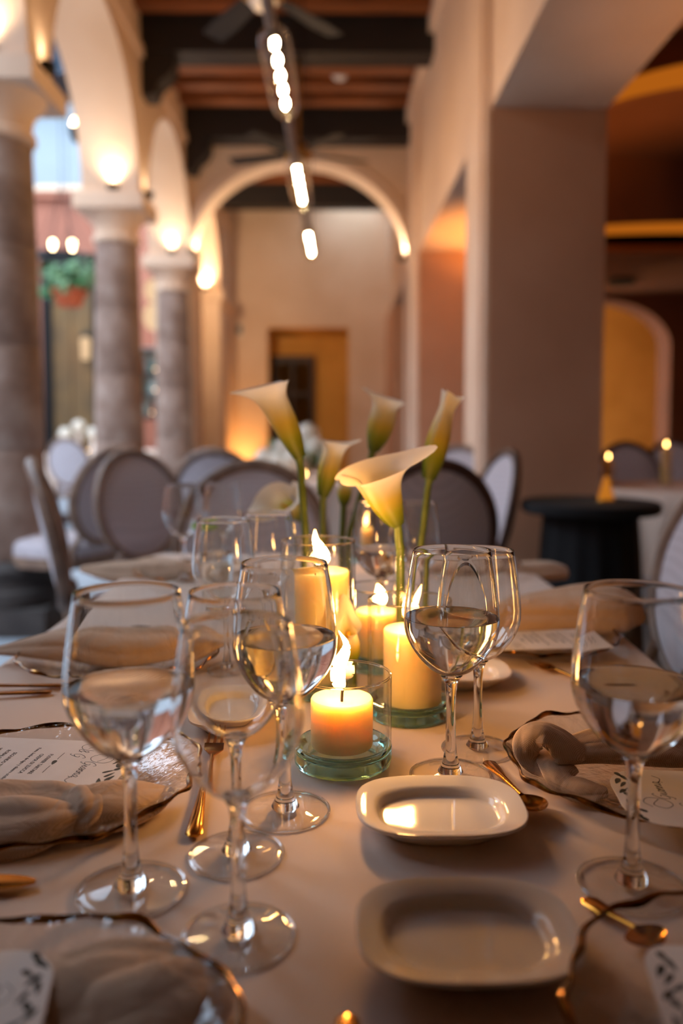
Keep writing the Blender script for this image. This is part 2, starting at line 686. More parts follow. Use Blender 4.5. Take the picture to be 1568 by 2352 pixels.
def column(y, label):
    t = thing('stone_column', label, 'column', (XC, y, 0), 0, 'stone columns of the arcade') if label else None
    b = MB()
    b.box(-.29, .29, -.29, .29, 0, .14)
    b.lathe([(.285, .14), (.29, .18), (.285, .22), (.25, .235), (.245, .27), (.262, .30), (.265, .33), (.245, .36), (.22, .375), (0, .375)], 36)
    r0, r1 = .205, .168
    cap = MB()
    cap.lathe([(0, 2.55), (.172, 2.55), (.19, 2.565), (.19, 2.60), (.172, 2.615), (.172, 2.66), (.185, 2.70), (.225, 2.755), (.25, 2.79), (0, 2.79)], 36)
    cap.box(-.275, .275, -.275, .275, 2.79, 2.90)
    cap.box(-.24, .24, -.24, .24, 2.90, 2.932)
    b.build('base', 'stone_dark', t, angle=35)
    cap.build('capital', 'plaster', t, angle=35)
    hs = [.375, .95, 1.5, 2.02, 2.55]
    for i in range(4):
        z0, z1 = hs[i] + .001, hs[i + 1] - .001
        f = lambda z: r0 + (r1 - r0) * ((z - .375) / 2.175) ** 1.3
        MB().lathe([(0, z0), (f(z0) - .002, z0), (f(z0), z0 + .004), (f((z0 + z1) / 2), (z0 + z1) / 2), (f(z1), z1 - .004), (f(z1) - .002, z1), (0, z1)], 36).build('drum', 'stone', t, angle=35)
    return t


for i, y in enumerate(COLY[2:5]):
    column(y, LABC[i])
column(COLY[1], 'round stone column of the arcade beside the long table')

# the last bay is blind: infill wall set back in the arch, and a plain pier with an impost block
struct(MB().box(XO, XC - .02, 9.40, 11.5, 0, 4.0).build('wall_infill', 'plaster', smooth=False))
m_ = MB()
m_.box(XO, XI, 11.48, YF, 0, 2.80)
m_.box(XO - .04, XI + .05, 11.43, YF, 2.80, ZS)
struct(m_.build('wall_end_pier', 'plaster', smooth=False))

# transverse arch across the corridor at the third column
mb = MB()
arch_wall(mb, XI, XR, ZT, [(-.345, 1.172, ZS - .03, 1.03)], 9.08, 9.44, 'x', zb=0)
struct(mb.build('wall_cross', 'plaster', angle=30))
# raised archivolt around it
mb = MB()
n = 40
vs, fs = [], []
for k in range(n + 1):
    a = PI * k / n
    for q, y in ((1.0, 9.05), (1.0, 9.08), (1.09, 9.08), (1.09, 9.05)):
        vs.append((-.345 - 1.172 * q * math.cos(a), y, ZS - .03 + 1.03 * q * math.sin(a)))
for k in range(n):
    for m_ in range(4):
        fs.append((4 * k + m_, 4 * k + (m_ + 1) % 4, 4 * k + 4 + (m_ + 1) % 4, 4 * k + 4 + m_))
mb.add(vs, fs)
struct(mb.build('trim_2', 'plaster', angle=30))

# right-hand wall: piers and the wall over the openings
PIERS = [(.55, 1.15), (4.36, 4.98), (7.86, 8.52), (11.3, 12.6)]
struct(MB().box(XR, XR2, -4.3, YF, 2.72, ZT).build('wall_right', 'plaster', smooth=False))
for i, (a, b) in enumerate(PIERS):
    struct(MB().box(XR, XR2, a, b, 0, 2.72).build('wall_pier', 'plaster_shaded', smooth=False))
    if i in (1, 2):
        # corner beads and raised strip on the corridor face of the pier
        m = MB()
        m.tube([(XR - .012, a + .03, .1), (XR - .012, a + .03, 4.3)], .022, 10)
        m.box(XR - .035, XR, a + .12, b - .05, .1, 4.3)
        struct(m.build('trim_%d' % (i + 2), 'plaster'))
struct(MB().box(XR - .05, XR + .0, -4.3, YF, 4.22, 4.36).build('trim_5', 'plaster', smooth=False))

# far wall with a deep ochre door recess
DX0, DX1, DZ = -.96, .27, 2.57
m = MB()
m.box(-2.4, DX0, YF, YF + .5, 0, ZT)
m.box(DX1, 2.6, YF, YF + .5, 0, ZT)
m.box(DX0, DX1, YF, YF + .5, DZ, ZT)
struct(m.build('wall_far', 'plaster', smooth=False))
m = MB()
m.box(DX0 - .3, DX1 + .3, YF + .5, YF + .6, 0, DZ + .2)
m.box(DX0, DX0 + .012, YF + .01, YF + .5, 0, DZ)
m.box(DX1 - .012, DX1, YF + .01, YF + .5, 0, DZ)
m.box(DX0 + .012, DX1 - .012, YF + .01, YF + .5, DZ - .012, DZ)
struct(m.build('wall_recess', 'plaster_gold', smooth=False))
door = MB()
dx0, dx1, dy = -.95, -.26, YF + .40
for a, b in ((dx0, dx0 + .08), (dx1 - .08, dx1), (-.63, -.57)):
    door.box(a, b, dy, dy + .06, 0, 2.18)
for a, b in ((0, .55), (1.05, 1.12), (1.55, 1.62), (2.06, 2.18)):
    door.box(dx0 + .08, dx1 - .08, dy + .005, dy + .055, a, b)
d = struct(door.build('door_1', 'dark_wood', smooth=False))
for a, b in ((.55, 1.05), (1.12, 1.55), (1.62, 2.06)):
    for x0, x1 in ((dx0 + .08, -.63), (-.57, dx1 - .08)):
        MB().box(x0, x1, dy + .025, dy + .035, a, b).build('pane', 'pane', d, smooth=False)
MB().tube([(-.64, dy - .03, .98), (-.64, dy - .03, 1.14)], .012, 8).build('door_handle', 'brass', d)
th = thing('thermostat', 'small dark thermostat on the far wall left of the ochre recess', 'thermostat', (-1.38, YF - .012, 2.52))
MB().box(-.05, .05, -.012, .012, -.09, .09).build('case', 'white_plastic', th, smooth=False)
MB().box(-.036, .036, -.018, -.012, -.04, .07).build('screen', 'black_metal', th, smooth=False)

# ceiling: slab, boards, black beams, corbels
cm = MB()
cm.box(XO, XR2, -4.3, 11.72, 4.50, 4.62)
cm.box(XO, -.05, 11.72, YF + .5, 4.50, 4.62)
cm.box(.72, XR2, 11.72, YF + .5, 4.50, 4.62)
cm.box(-.05, .72, 12.55, YF + .5, 4.50, 4.62)
ceil = struct(cm.build('ceiling', 'beam', smooth=False))
struct(MB().box(-.07, .74, 11.70, 12.57, 4.60, 4.615).build('window_1', 'cyl', smooth=False))
by = -2.0
k = 0
pl = None
while by < 11.4:
    w = .19
    lo = (k % 2) * .07
    MB().box(XI, XR, by + .012, by + w - .012, 4.40 - lo, 4.47).build('plank', 'plank', ceil, smooth=False)
    by += w
    k += 1
for i, y in enumerate((-.4, 2.0, 4.45, 6.80, 9.62 - .56, 11.4)):
    if i == 4:
        y = 8.78
    nm = 'trim_%d' % (6 + i)
    o = MB().box(XI, XR - .0, y, y + .27, 4.07, 4.38).build(nm, 'beam', smooth=False)
    struct(o)
    if i < 5:
        cb = MB()
        pr = [(0, 4.07), (.26, 4.07), (.26, 3.98), (.22, 3.90), (.14, 3.84), (.10, 3.74), (0, 3.74)]
        vs = [(XI + x, y + .02, z) for x, z in pr] + [(XI + x, y + .25, z) for x, z in pr]
        nn = len(pr)
        cb.add(vs, [tuple(range(nn)), tuple(range(2 * nn - 1, nn - 1, -1))] + [(q, q + nn, (q + 1) % nn + nn, (q + 1) % nn) for q in range(nn)])
        cb.build('corbel', 'beam', o, smooth=False)

# room behind the camera, closing the corridor
struct(MB().box(-2.4, 2.6, -4.5, -4.3, 0, ZT).build('wall_back', 'plaster', smooth=False))

# ---------------------------------------------------------------- dining room on the right
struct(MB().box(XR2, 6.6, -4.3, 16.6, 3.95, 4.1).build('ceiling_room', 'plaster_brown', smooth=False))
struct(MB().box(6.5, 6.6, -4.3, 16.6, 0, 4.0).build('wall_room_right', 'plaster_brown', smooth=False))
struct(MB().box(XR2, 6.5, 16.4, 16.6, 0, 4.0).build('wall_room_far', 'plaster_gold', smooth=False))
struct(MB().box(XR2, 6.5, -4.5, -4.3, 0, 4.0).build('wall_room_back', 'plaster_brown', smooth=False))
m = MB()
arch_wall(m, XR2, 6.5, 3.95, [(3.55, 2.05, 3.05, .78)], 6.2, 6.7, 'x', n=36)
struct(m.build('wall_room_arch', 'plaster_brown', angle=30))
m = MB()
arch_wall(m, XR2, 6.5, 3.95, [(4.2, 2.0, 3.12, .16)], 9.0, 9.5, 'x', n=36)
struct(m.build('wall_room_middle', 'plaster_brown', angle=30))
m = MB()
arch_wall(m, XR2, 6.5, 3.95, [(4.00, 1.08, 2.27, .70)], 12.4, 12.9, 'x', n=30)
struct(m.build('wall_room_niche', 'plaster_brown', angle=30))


def cove(c, a, zs, rise, y0, y1, nm):
    """amber LED strip tucked along the inside of an arch"""
    m = MB()
    n = 36
    vs, fs = [], []
    for k in range(n + 1):
        t = PI * k / n
        for q in (.0, .012):
            for y in (y0, y1):
                vs.append((c - (a - q) * math.cos(t), y, zs + (rise - q) * math.sin(t)))
    for k in range(n):
        i, j = 4 * k, 4 * k + 4
        fs += [(i, i + 1, j + 1, j), (i + 2, j + 2, j + 3, i + 3), (i, j, j + 2, i + 2), (i + 1, i + 3, j + 3, j + 1)]
    fs += [(0, 2, 3, 1), (4 * n, 4 * n + 1, 4 * n + 3, 4 * n + 2)]
    m.add(vs, fs)
    return m.build(nm, 'cove', None)


tag(cove(3.55, 2.05, 3.05, .78, 6.22, 6.68, 'cove_light'), 'amber cove strip curving up along the nearest arch of the side room', 'light strip', 'amber cove strips')
tag(cove(4.2, 2.0, 3.12, .16, 9.02, 9.48, 'cove_light'), 'amber cove strip almost level, above the dark ceiling vent', 'light strip', 'amber cove strips')
v = thing('ceiling_speaker', 'dark round ceiling speaker in the side room under the level amber strip', 'speaker', (3.9, 11.2, 3.0))
MB().lathe([(0, 0), (.17, 0), (.18, .02), (.18, .05), (0, .05)], 24).build('grille', 'black_cloth', v)
MB().torus(0, 0, .005, .18, .18, .012, 28, 6).build('rim', 'black_cloth', v)
struct(MB().box(XR2, 6.5, 9.5, 12.4, 3.05, 3.14).build('ceiling_lower', 'plaster_brown', smooth=False))
# wall lamps added to light the side room, out of direct view behind piers
for nm, loc, e, lab, col_ in (('added_wall_lamp', (6.45, 5.0, 2.3), ROOM_W * .5, 'added amber wall lamp on the far side of the side room', (1, .42, .10)),
                              ('added_wall_lamp', (2.2, 14.6, 1.6), ROOM_W * 2.9, 'added warm lamp hidden beyond the ochre arch', (1, .62, .26)),
                              ('added_wall_lamp', (1.47, 12.0, 2.1), ROOM_W * .4, 'added amber wall lamp behind the last pier', (1, .42, .10))):
    w = thing(nm, lab, 'lamp', loc)
    MB().lathe([(0, -.09), (.03, -.09), (.045, -.05), (.05, .05), (.03, .06)], 20).build('shade', 'brass', w)
    MB().box(-.07, .0, -.02, .02, -.03, .0).build('bracket', 'brass', w, smooth=False)
    MB().lathe([(0, .05), (.02, .06), (.025, .085), (.015, .11), (0, .115)], 16).build('bulb', 'bulb', w)
    lamp('added_wall_lamp_light', 'POINT', (0, 0, .18), e, col_, .05, w)
for (x, y), e, lab in (((1.66, 7.05), ROOM_W * 1.3, 'added amber standing lamp in the side room, unseen behind the right pier'), ((1.85, 3.2), ROOM_W * .15, 'added amber standing lamp in the side room, out of view nearest the camera')):  # standing lamps added out of view to warm the soffits
    w = thing('added_floor_lamp', lab, 'lamp', (x, y, 0), 0, 'added amber standing lamps')
    MB().lathe([(0, 0), (.13, 0), (.14, .015), (.03, .03), (0, .03)], 24).build('base', 'brass', w)
    MB().tube([(0, 0, .02), (0, 0, 1.62)], .012, 10).build('pole', 'brass', w)
    MB().lathe([(.05, 1.56), (.11, 1.66), (.13, 1.72), (.128, 1.72), (.108, 1.66), (.05, 1.563)], 24, closed=True).build('shade', 'brass', w)
    MB().lathe([(0, 1.60), (.02, 1.62), (.03, 1.66), (.02, 1.69), (0, 1.70)], 16).build('bulb', 'bulb', w)
    lamp('added_floor_lamp_light', 'SPOT', (0, 0, 1.74), e * 1.6, (1, .42, .10), .05, w, (0, 0, 1), 112, .6)

# ---------------------------------------------------------------- courtyard beyond the arcade
struct(MB().box(-9.5, -9.2, -4.5, 15.6, 0, 5.5).build('wall_court_left', 'terracotta_wall', smooth=False))
m = MB()
CY = 15.2
m.box(-9.5, XO, CY, CY + .4, 0, 5.15)
m.box(-9.6, XO, CY - .12, CY + .5, 5.15, 5.27)
struct(m.build('wall_court_far', 'terracotta_wall', smooth=False))
# pale upper storey set back behind it, under dark eaves
struct(MB().box(-9.5, XO - .1, 16.6, 16.9, 5.2, 7.6).build('wall_upper', 'white_wall', smooth=False))
ev = struct(MB().box(-9.6, XO - .1, 16.1, 17.0, 7.6, 7.72).build('roof_eaves', 'steel_blue', smooth=False))
for k in range(14):
    x = -9.3 + k * .53
    MB().box(x, x + .1, 16.15, 16.6, 7.46, 7.6).build('rafter', 'steel_blue', ev, smooth=False)
struct(MB().box(-9.6, XO, CY - .16, CY + .5, 5.27, 5.36).build('trim_12', 'plaster', smooth=False))
struct(MB().box(-9.5, XO, -4.6, -4.3, 0, 5.6).build('wall_court_back', 'terracotta_wall', smooth=False))

# steel truss across the courtyard, high up
t = thing('roof_girder', 'dark blue steel girder spanning the courtyard behind the first arch', 'girder', (-5.75, 10.4, 5.20))
GZ = 5.20
MB().box(-3.75, 3.775, -.02, .02, .03, .72).build('web_plate', 'steel_blue', t, smooth=False)
for z in (0, .72):
    MB().box(-3.75, 3.775, -.45, .45, z, z + .03).build('flange', 'steel_blue', t, smooth=False)
for k in range(11):
    x = -3.6 + k * .72
    MB().box(x, x + .02, -.40, -.02, .03, .72).build('stiffener', 'steel_blue', t, smooth=False)

# tall dark doorway in the courtyard's far wall
p0, p1 = D(97, 640, CY - .05), D(228, 640, CY - .05)
zt = D(150, 585, CY).z
dr = MB()
for a, b in ((p0.x, p0.x + .17), (p1.x - .12, p1.x + .05)):
    dr.box(a, b, CY - .12, CY - .0, 0, zt)
dr.box(p0.x, p1.x, CY - .12, CY, zt - .3, zt)
d2 = struct(dr.build('door_2', 'black_metal', smooth=False))
for a, b in ((p0.x + .17, (p0.x + p1.x) / 2 - .01), ((p0.x + p1.x) / 2 + .01, p1.x - .12)):
    MB().box(a, b, CY - .06, CY - .02, .25, zt - .3).build('leaf_panel', 'door_gold', d2, smooth=False)
    MB().box(a, b, CY - .07, CY - .02, 0, .25).build('kick_plate', 'black_metal', d2, smooth=False)
dl = thing('door_lantern', 'small warm lantern beside the tall courtyard doorway', 'lamp', D(196, 800, CY - .25))
MB().lathe([(0, -.2), (.07, -.2), (.09, .15), (.05, .2), (0, .2)], 12).build('glass', 'lantern_glow', dl)
MB().lathe([(0, .2), (.1, .2), (.02, .3), (0, .3)], 12).build('cap', 'black_metal', dl)
MB().box(-.02, .02, 0, .185, .25, .29).build('bracket', 'black_metal', dl, smooth=False)
lamp('door_lantern_light', 'POINT', (0, -.3, 0), 9, (1, .6, .25), .08, dl)

# hanging pot of leaves
hp = thing('hanging_plant', 'leafy green plant in a terracotta pot hung by the courtyard doorway', 'plant', D(160, 705, 10.08))
MB().lathe([(0, 0), (.13, 0), (.20, .16), (.215, .16), (.215, .20), (.19, .20), (.17, .17), (0, .17)], 28).build('pot', 'pot', hp)
for k in range(3):
    a = 2 * PI * k / 3
    MB().tube([(.2 * math.cos(a), .2 * math.sin(a), .19), (0, 0, .95)], .004, 5).build('cord', 'black_metal', hp)
MB().tube([(0, 0, .95), (0, 0, GZ - hp.location.z)], .004, 5).build('cord', 'black_metal', hp)


def leafblob(mb, c, rad, n, size):
    for _ in range(n):
        d_ = Vector((random.gauss(0, 1), random.gauss(0, 1), random.gauss(0, .7))).normalized()
        p = Vector(c) + Vector((d_.x * rad[0], d_.y * rad[1], d_.z * rad[2])) * random.uniform(.5, 1)
        e = d_.cross(Vector((random.random(), random.random(), random.random()))).normalized()
        f = d_.cross(e)
        w = size * random.uniform(.7, 1.3)
        tip = p + (d_ * .5 + f * .9 + Vector((0, 0, -.3))).normalized() * w * 2
        mid = p + (tip - p) * .5 + d_ * w * .2
        mb.add([p, mid + e * w * .55, tip, mid - e * w * .55], [(0, 1, 2, 3)])


for nm, mt, cs in (('foliage', 'leaf', ((-.02, 0, .34), (.18, 0, .30), (-.22, .05, .22), (.06, 0, .42))), ('foliage', 'leaf2', ((-.12, -.08, .40), (.12, -.1, .44), (.02, -.12, .26), (.28, -.05, .40)))):
    m = MB()
    for c in cs:
        leafblob(m, c, (.17, .16, .13), 70, .045)
    tag(m.build(nm, mt, hp), kind='stuff')

# chandelier frame with two bright bulbs above the doorway
ch = thing('courtyard_chandelier', 'dark iron chandelier with two bright bulbs over the courtyard doorway', 'chandelier', D(143, 590, 10.72))
MB().torus(0, 0, 0, .32, .32, .03, 36, 6).build('ring', 'black_metal', ch)
MB().tube([(0, 0, .9), (0, 0, GZ - ch.location.z)], .005, 6).build('rod', 'black_metal', ch)
for k in range(6):
    a = PI * k / 3 + .3
    MB().tube([(.32 * math.cos(a), .32 * math.sin(a), 0), (0, 0, .9)], .004, 5).build('stay', 'black_metal', ch)
for px in (121, 166):
    p = D(px, 561, 10.72) - D(143, 590, 10.72)
    MB().lathe([(0, -.05), (.02, -.05), (.02, -.01), (.03, .02), (.033, .045), (.022, .075), (0, .085)], 16, c=(p.x, p.y, p.z - .03)).build('bulb', 'bulb', ch)
    MB().tube([(p.x, p.y, 0), (p.x, p.y, p.z - .06)], .018, 8).build('candle_sleeve', 'black_metal', ch)

# wall lamp on the courtyard side of the second column
cl = thing('spot_lamp', 'small bright lamp on a black bracket against the sky beyond the first arch', 'lamp', D(178, 286, 8.3))
MB().lathe([(0, -.07), (.04, -.06), (.062, 0), (.04, .055), (0, .065)], 18).build('bulb', 'bulb', cl)
MB().lathe([(.045, -.02), (.08, -.03), (.08, -.09), (.045, -.17), (0, -.18)], 18).build('housing', 'black_metal', cl)
MB().tube([(.02, 0, -.16), (.2, 0, -.3), (.585, .0, -.3)], .02, 6).build('bracket', 'black_metal', cl)


# hanging lanterns seen between second and third columns
for k, (px, py, rad, lab) in enumerate(((352, 668, .105, 'upper of two cream paper lanterns hanging between second and third columns'), (353, 728, .125, 'lower of two cream paper lanterns hanging between second and third columns'))):
    ln = thing('paper_lantern', lab, 'lantern', D(px, py, 10.4), 0, 'cream paper lanterns')
    pr = [(rad * math.sin(PI * j / 16) * (1 + .03 * (j % 2)), -rad * 1.35 * math.cos(PI * j / 16)) for j in range(1, 16)]
    MB().lathe(pr, 24).build('shade', 'lantern_glow', ln)
    MB().tube([(0, 0, rad * 1.3), (0, 0, GZ - ln.location.z if k == 0 else rad * 1.3 + .1)], .01, 6).build('cord', 'black_metal', ln)
# bottle shelves below them
bs = thing('bottle_shelf', 'tall back bar shelf of bottles seen between second and third columns', 'shelf', (D(352, 950, 12.3).x, 12.3, 0))
MB().box(-.42, -.38, -.15, .15, 0, 2.25).build('side_panel', 'dark_wood', bs, smooth=False)
MB().box(.38, .42, -.15, .15, 0, 2.25).build('side_panel', 'dark_wood', bs, smooth=False)
MB().box(-.38, .38, .12, .15, 1.2, 2.25).build('back_panel', 'bottle_clear', bs, smooth=False)
SH = [1.22, 1.55, 1.85, 2.21]
for z in SH:
    MB().box(-.38, .38, -.15, .12, z - .03, z).build('shelf_board', 'dark_wood', bs, smooth=False)
MB().box(-.38, .38, -.13, .12, 0, 1.19).build('counter_front', 'terracotta_wall', bs, smooth=False)
bx = D(352, 950, 12.3).x
protos = []
for nm, mt in (('bottle', 'bottle_green'), ('bottle', 'bottle_clear'), ('bottle', 'bottle_amber')):
    protos.append(mt)
names = {'bottle_green': 'green glass bottle', 'bottle_clear': 'pale clear bottle', 'bottle_amber': 'amber bottle'}
where = ['lowest', 'middle', 'top']
first = {}
for si, z in enumerate(SH[:3]):
    for k in range(5):
        mt = protos[(k + si * 2) % 3]
        loc = (bx - .30 + k * .15, 12.28, z)
        lab = '%s, bottle %s from the left on the %s bar shelf' % (names[mt], ('first', 'second', 'third', 'fourth', 'fifth')[k], where[si])
        if mt not in first:
            b = thing('bottle', lab, 'bottle', loc, 0, 'bottles on the back bar shelf')
            MB().lathe([(0, 0), (.035, 0), (.038, .01), (.038, .15), (.03, .18), (.014, .2), (.013, .255), (0, .255)], 16).build('glass', mt, b)
            MB().lathe([(0, .255), (.016, .255), (.016, .285), (0, .285)], 12).build('cap', 'brass', b)
            first[mt] = b
        else:
            dup(first[mt], loc, 0, lab)
for k, (px, py) in enumerate(((357, 1.91), (356, 1.61), (366, 1.28), (348, 1.28))):
    g = thing('shelf_light', 'tiny warm bar light, number %d counting upward between the columns' % (4 - k), 'light', (D(px, 900, 12.2).x, 12.2, py), 0, 'tiny bar lights')
    g['label'] = ('upper tiny warm light before the bar bottles', 'tiny warm light in the middle, before the bar bottles', 'lower tiny warm light touching the third column', 'lower tiny warm light touching the second column')[k]
    MB().lathe([(0, -.012), (.012, 0), (0, .016)], 10).build('flame', emit_mat('shelf_flame', (1, .6, .35, 1), 9), g)
    MB().lathe([(0, -.05), (.025, -.05), (.03, -.005), (.027, -.005), (.022, -.046), (0, -.046)], 14).build('cup', 'cyl', g)

# ---------------------------------------------------------------- uplights on the capitals
def uplight(loc, label, dirn, e, ang=80):
    u = thing('uplight', label, 'uplight', loc, 0, 'uplights on the capitals')
    MB().lathe([(0, 0), (.04, 0), (.045, .01), (.045, .05), (.038, .05), (.036, .03), (0, .03)], 18).build('can', 'black_metal', u)
    MB().lathe([(0, .034), (.035, .034), (.035, .04), (0, .04)], 18).build('lens', 'spot_face', u)
    lamp('uplight_beam', 'SPOT', (0, 0, .075), e, (1, .80, .58), .03, u, dirn, ang, 1.0)
    return u


ORD = {2.06: 'behind the camera', 4.46: 'on the nearest capital', 6.86: 'on the second capital', 9.26: 'on the third capital', 11.66: 'on the farthest capital'}
for y in COLY[2:]:
    uplight((XC + .03, y - .215, 2.932), 'uplight under the arch soffit ' + ORD[y], (0, -.18, 1), UPLIGHT_W * (2.2 if y > 11 else 1), 150)
    if 3 < y < 11:
        uplight((XC + .02, y + .215, 2.932), 'uplight on the far side ' + ORD[y], (0, .18, 1), UPLIGHT_W * .6, 150)
        uplight((XI + .03, y + (.02 if y != 9.26 else -.23), 2.932), 'small uplight on the corridor side ' + ORD[y], (.05, 0, 1), UPLIGHT_W * .25, 120)
uplight((.79, 9.22, ZS - .03), 'uplight at the right foot of the transverse arch', (-.2, .3, 1), UPLIGHT_W * 2.2, 150)
uplight((-1.475, 9.30, ZS - .02), 'uplight at the left foot of the transverse arch', (.2, .3, 1), UPLIGHT_W * 2.2, 150)
for x, sg, lab in ((-1.70, 1, 'added wall washer hidden behind the third column, brightening the far wall'),):
    w = thing('added_wall_washer', lab, 'uplight', (x, 9.72, 2.86))  # washer added out of sight to brighten the far wall
    MB().box(-.05, .05, -.04, .04, -.03, .03).build('housing', 'black_metal', w, smooth=False)
    MB().box(-.04, .04, -.03, .03, .031, .036).build('lens', 'spot_face', w, smooth=False)
    lamp('added_wall_washer_beam', 'SPOT', (0, .05, .08), UPLIGHT_W * 6.5, (1, .74, .48), .05, w, (sg * .25, 1, -.02), 150, 1.0)
fl = thing('floor_uplight', 'floor lamp washing the far wall orange left of the dark door', 'lamp', (-1.30, 12.28, 0))
MB().lathe([(0, 0), (.09, 0), (.1, .02), (.08, .05), (.07, .16), (.06, .16), (.06, .1), (0, .1)], 20).build('can', 'black_metal', fl)
lamp('floor_uplight_beam', 'SPOT', (0, 0, .2), 90, (1, .50, .15), .05, fl, (.0, .22, 1), 75, .9)
MB().lathe([(0, .105), (.055, .105), (.055, .115), (0, .115)], 18).build('lens', 'spot_face', fl)

# ---------------------------------------------------------------- lamp tubes, fans, detector under the ceiling
ZP = 1.075 + 1.7


def tube_lamp(y0, y1, x0, x1, label):
    t = thing('tube_pendant', label, 'pendant lamp', (x0, y0, ZP), 0, 'glass tube pendants in a row')
    dx = x1 - x0
    L_ = y1 - y0
    g = MB()
    path = [(dx * q, L_ * q, 0) for q in (0, .02, .06, .15, .3, .5, .7, .85, .94, .98, 1)]
    g.tube(path, [.03, .055, .07, .075, .077, .078, .077, .075, .07, .055, .03], 20, caps=False)
    g.build('glass_tube', 'tube_glass', t)
    for q in (.1, .3, .5, .7, .9):
        MB().lathe([(0, -.03), (.010, -.016), (.0145, 0), (.010, .016), (0, .03)], 12, c=(dx * q, L_ * q, 0)).build('bulb', 'tube_bulb', t)
    MB().tube([(0, 0, 0), (dx, L_, 0)], .004, 6).build('bulb_rail', 'brass', t)
    for q, e in ((0, -.05), (1, .05)):
        MB().tube([(dx * q, L_ * q + e * .2, 0), (dx * q, L_ * q + e, 0)], .026, 14).build('end_cap', 'black_metal', t)
        MB().tube([(dx * q, L_ * q + e * .8, 0), (dx * q, L_ * q + e * .8, 4.4 - ZP)], .005, 6).build('suspension_rod', 'black_metal', t)
    return t


XL = lambda y: -.30 + .0135 * y
for y0, y1, lab in ((3.69, 4.55, 'nearest glass tube pendant with five glowing bulbs'), (5.47, 6.40, 'second glass tube pendant, just before the brass fan hub'),
                    (7.34, 8.28, 'farthest glass tube pendant, seen inside the arch')
                    ):
    tube_lamp(y0, y1, XL(y0), XL(y1), lab)
cdt = thing('lamp_conduit', 'thin brass conduit linking the glass tube pendants', 'conduit', (0, 0, ZP))
for a, b in ((2.78, 3.62), (4.62, 5.40), (6.47, 7.27)):
    MB().tube([(XL(a), a, 0), (XL(b), b, 0)], .026, 8).build('rod', 'taupe_wood', cdt)


def fan(loc, rot, label):
    f = thing('ceiling_fan', label, 'fan', loc, rot, 'ceiling fans')
    MB().tube([(0, 0, .1), (0, 0, 4.36 - loc[2])], .018, 8).build('downrod', 'brass', f)
    MB().lathe([(0, -.05), (.07, -.05), (.11, -.02), (.115, .04), (.07, .09), (.03, .13), (0, .13)], 28).build('hub', 'brass', f)
    MB().lathe([(0, -.085), (.05, -.08), (.075, -.05), (0, -.05)], 24).build('cap', 'white_plastic', f)
    for k in range(5):
        a = 2 * PI * k / 5
        c, s_ = math.cos(a), math.sin(a)
        vs = []
        for r_, w in ((.1, .03), (.16, .05), (.45, .065), (.6, .055)):
            for sg, z in ((-1, -.012), (1, .012)):
                for dz in (0, .008):
                    vs.append((c * r_ - s_ * sg * w, s_ * r_ + c * sg * w, z + dz))
        fs = []
        for j in range(3):
            o = 4 * j
            fs += [(o, o + 4, o + 6, o + 2), (o + 1, o + 3, o + 7, o + 5), (o, o + 1, o + 5, o + 4), (o + 2, o + 6, o + 7, o + 3)]
        fs += [(0, 2, 3, 1), (12, 13, 15, 14)]
        b_ = MB()
        b_.add(vs, fs)
        b_.build('blade', 'fan_blade', f, smooth=False)
    return f


fan((-.27, 6.93, 3.3), .3, 'ceiling fan with dark blades and brass rod beyond the second tube pendant')
fan((-.346, 4.38, 3.3), .9, 'ceiling fan cut by the top edge above the nearest tube pendant')
sd = thing('smoke_detector', 'small white smoke detector on the wooden ceiling', 'detector', (.085, 8.0, 4.40))
MB().lathe([(0, -.05), (.05, -.05), (.07, -.03), (.075, 0), (0, 0)], 24).build('case', 'white_plastic', sd)
MB().torus(0, 0, -.035, .06, .06, .004, 24, 6).build('vent_ring', 'black_metal', sd)

# ================================================================ dining table
def draped_cloth(name, x0, x1, y0, y1, z, zlow, rad, label, waves=26, amp=.022, rnd=None):
    """cloth over a table: flat top, rounded edge, hanging folds"""
    n = 220
    per = []
    cx, cy, hx, hy = (x0 + x1) / 2, (y0 + y1) / 2, (x1 - x0) / 2, (y1 - y0) / 2
    for k in range(n):
        a = 2 * PI * k / n
        if rnd:
            per.append((math.cos(a), math.sin(a), math.cos(a), math.sin(a)))
            continue
        c, s_ = math.cos(a), math.sin(a)
        q = 1 / max(abs(c), abs(s_))
        per.append((c * q, s_ * q, c, s_))
    mb = MB()
    vs = []
    lv = [(-.05, 0), (-.012, 0), (-.003, -.0015), (.003, -.008), (.006, -.03), (.010, -.10), (.016, -.22), (.022, zlow - z)]
    for off, dz in lv:
        for k, (ux, uy, c, s_) in enumerate(per):
            w = max(0, -dz - .02) / max(1e-6, z - zlow)
            f = amp * w * (math.sin(waves * 2 * PI * k / n) + .5 * math.sin(waves * .37 * 2 * PI * k / n + 1))
            ex = off + f
            if rnd:
                vs.append((cx + (hx + ex) * c, cy + (hy + ex) * s_, z + dz))
            else:
                px_, py_ = ux * hx, uy * hy
                vs.append((cx + ux * (hx + ex), cy + uy * (hy + ex), z + dz))
    m = len(lv)
    fs = [(i * n + k, (i + 1) * n + k, (i + 1) * n + (k + 1) % n, i * n + (k + 1) % n) for i in range(m - 1) for k in range(n)]
    fs.append(tuple(range(n)))
    mb.add(vs, fs)
    o = mb.build(name, 'tablecloth', angle=60)
    return tag(o, label, 'tablecloth')


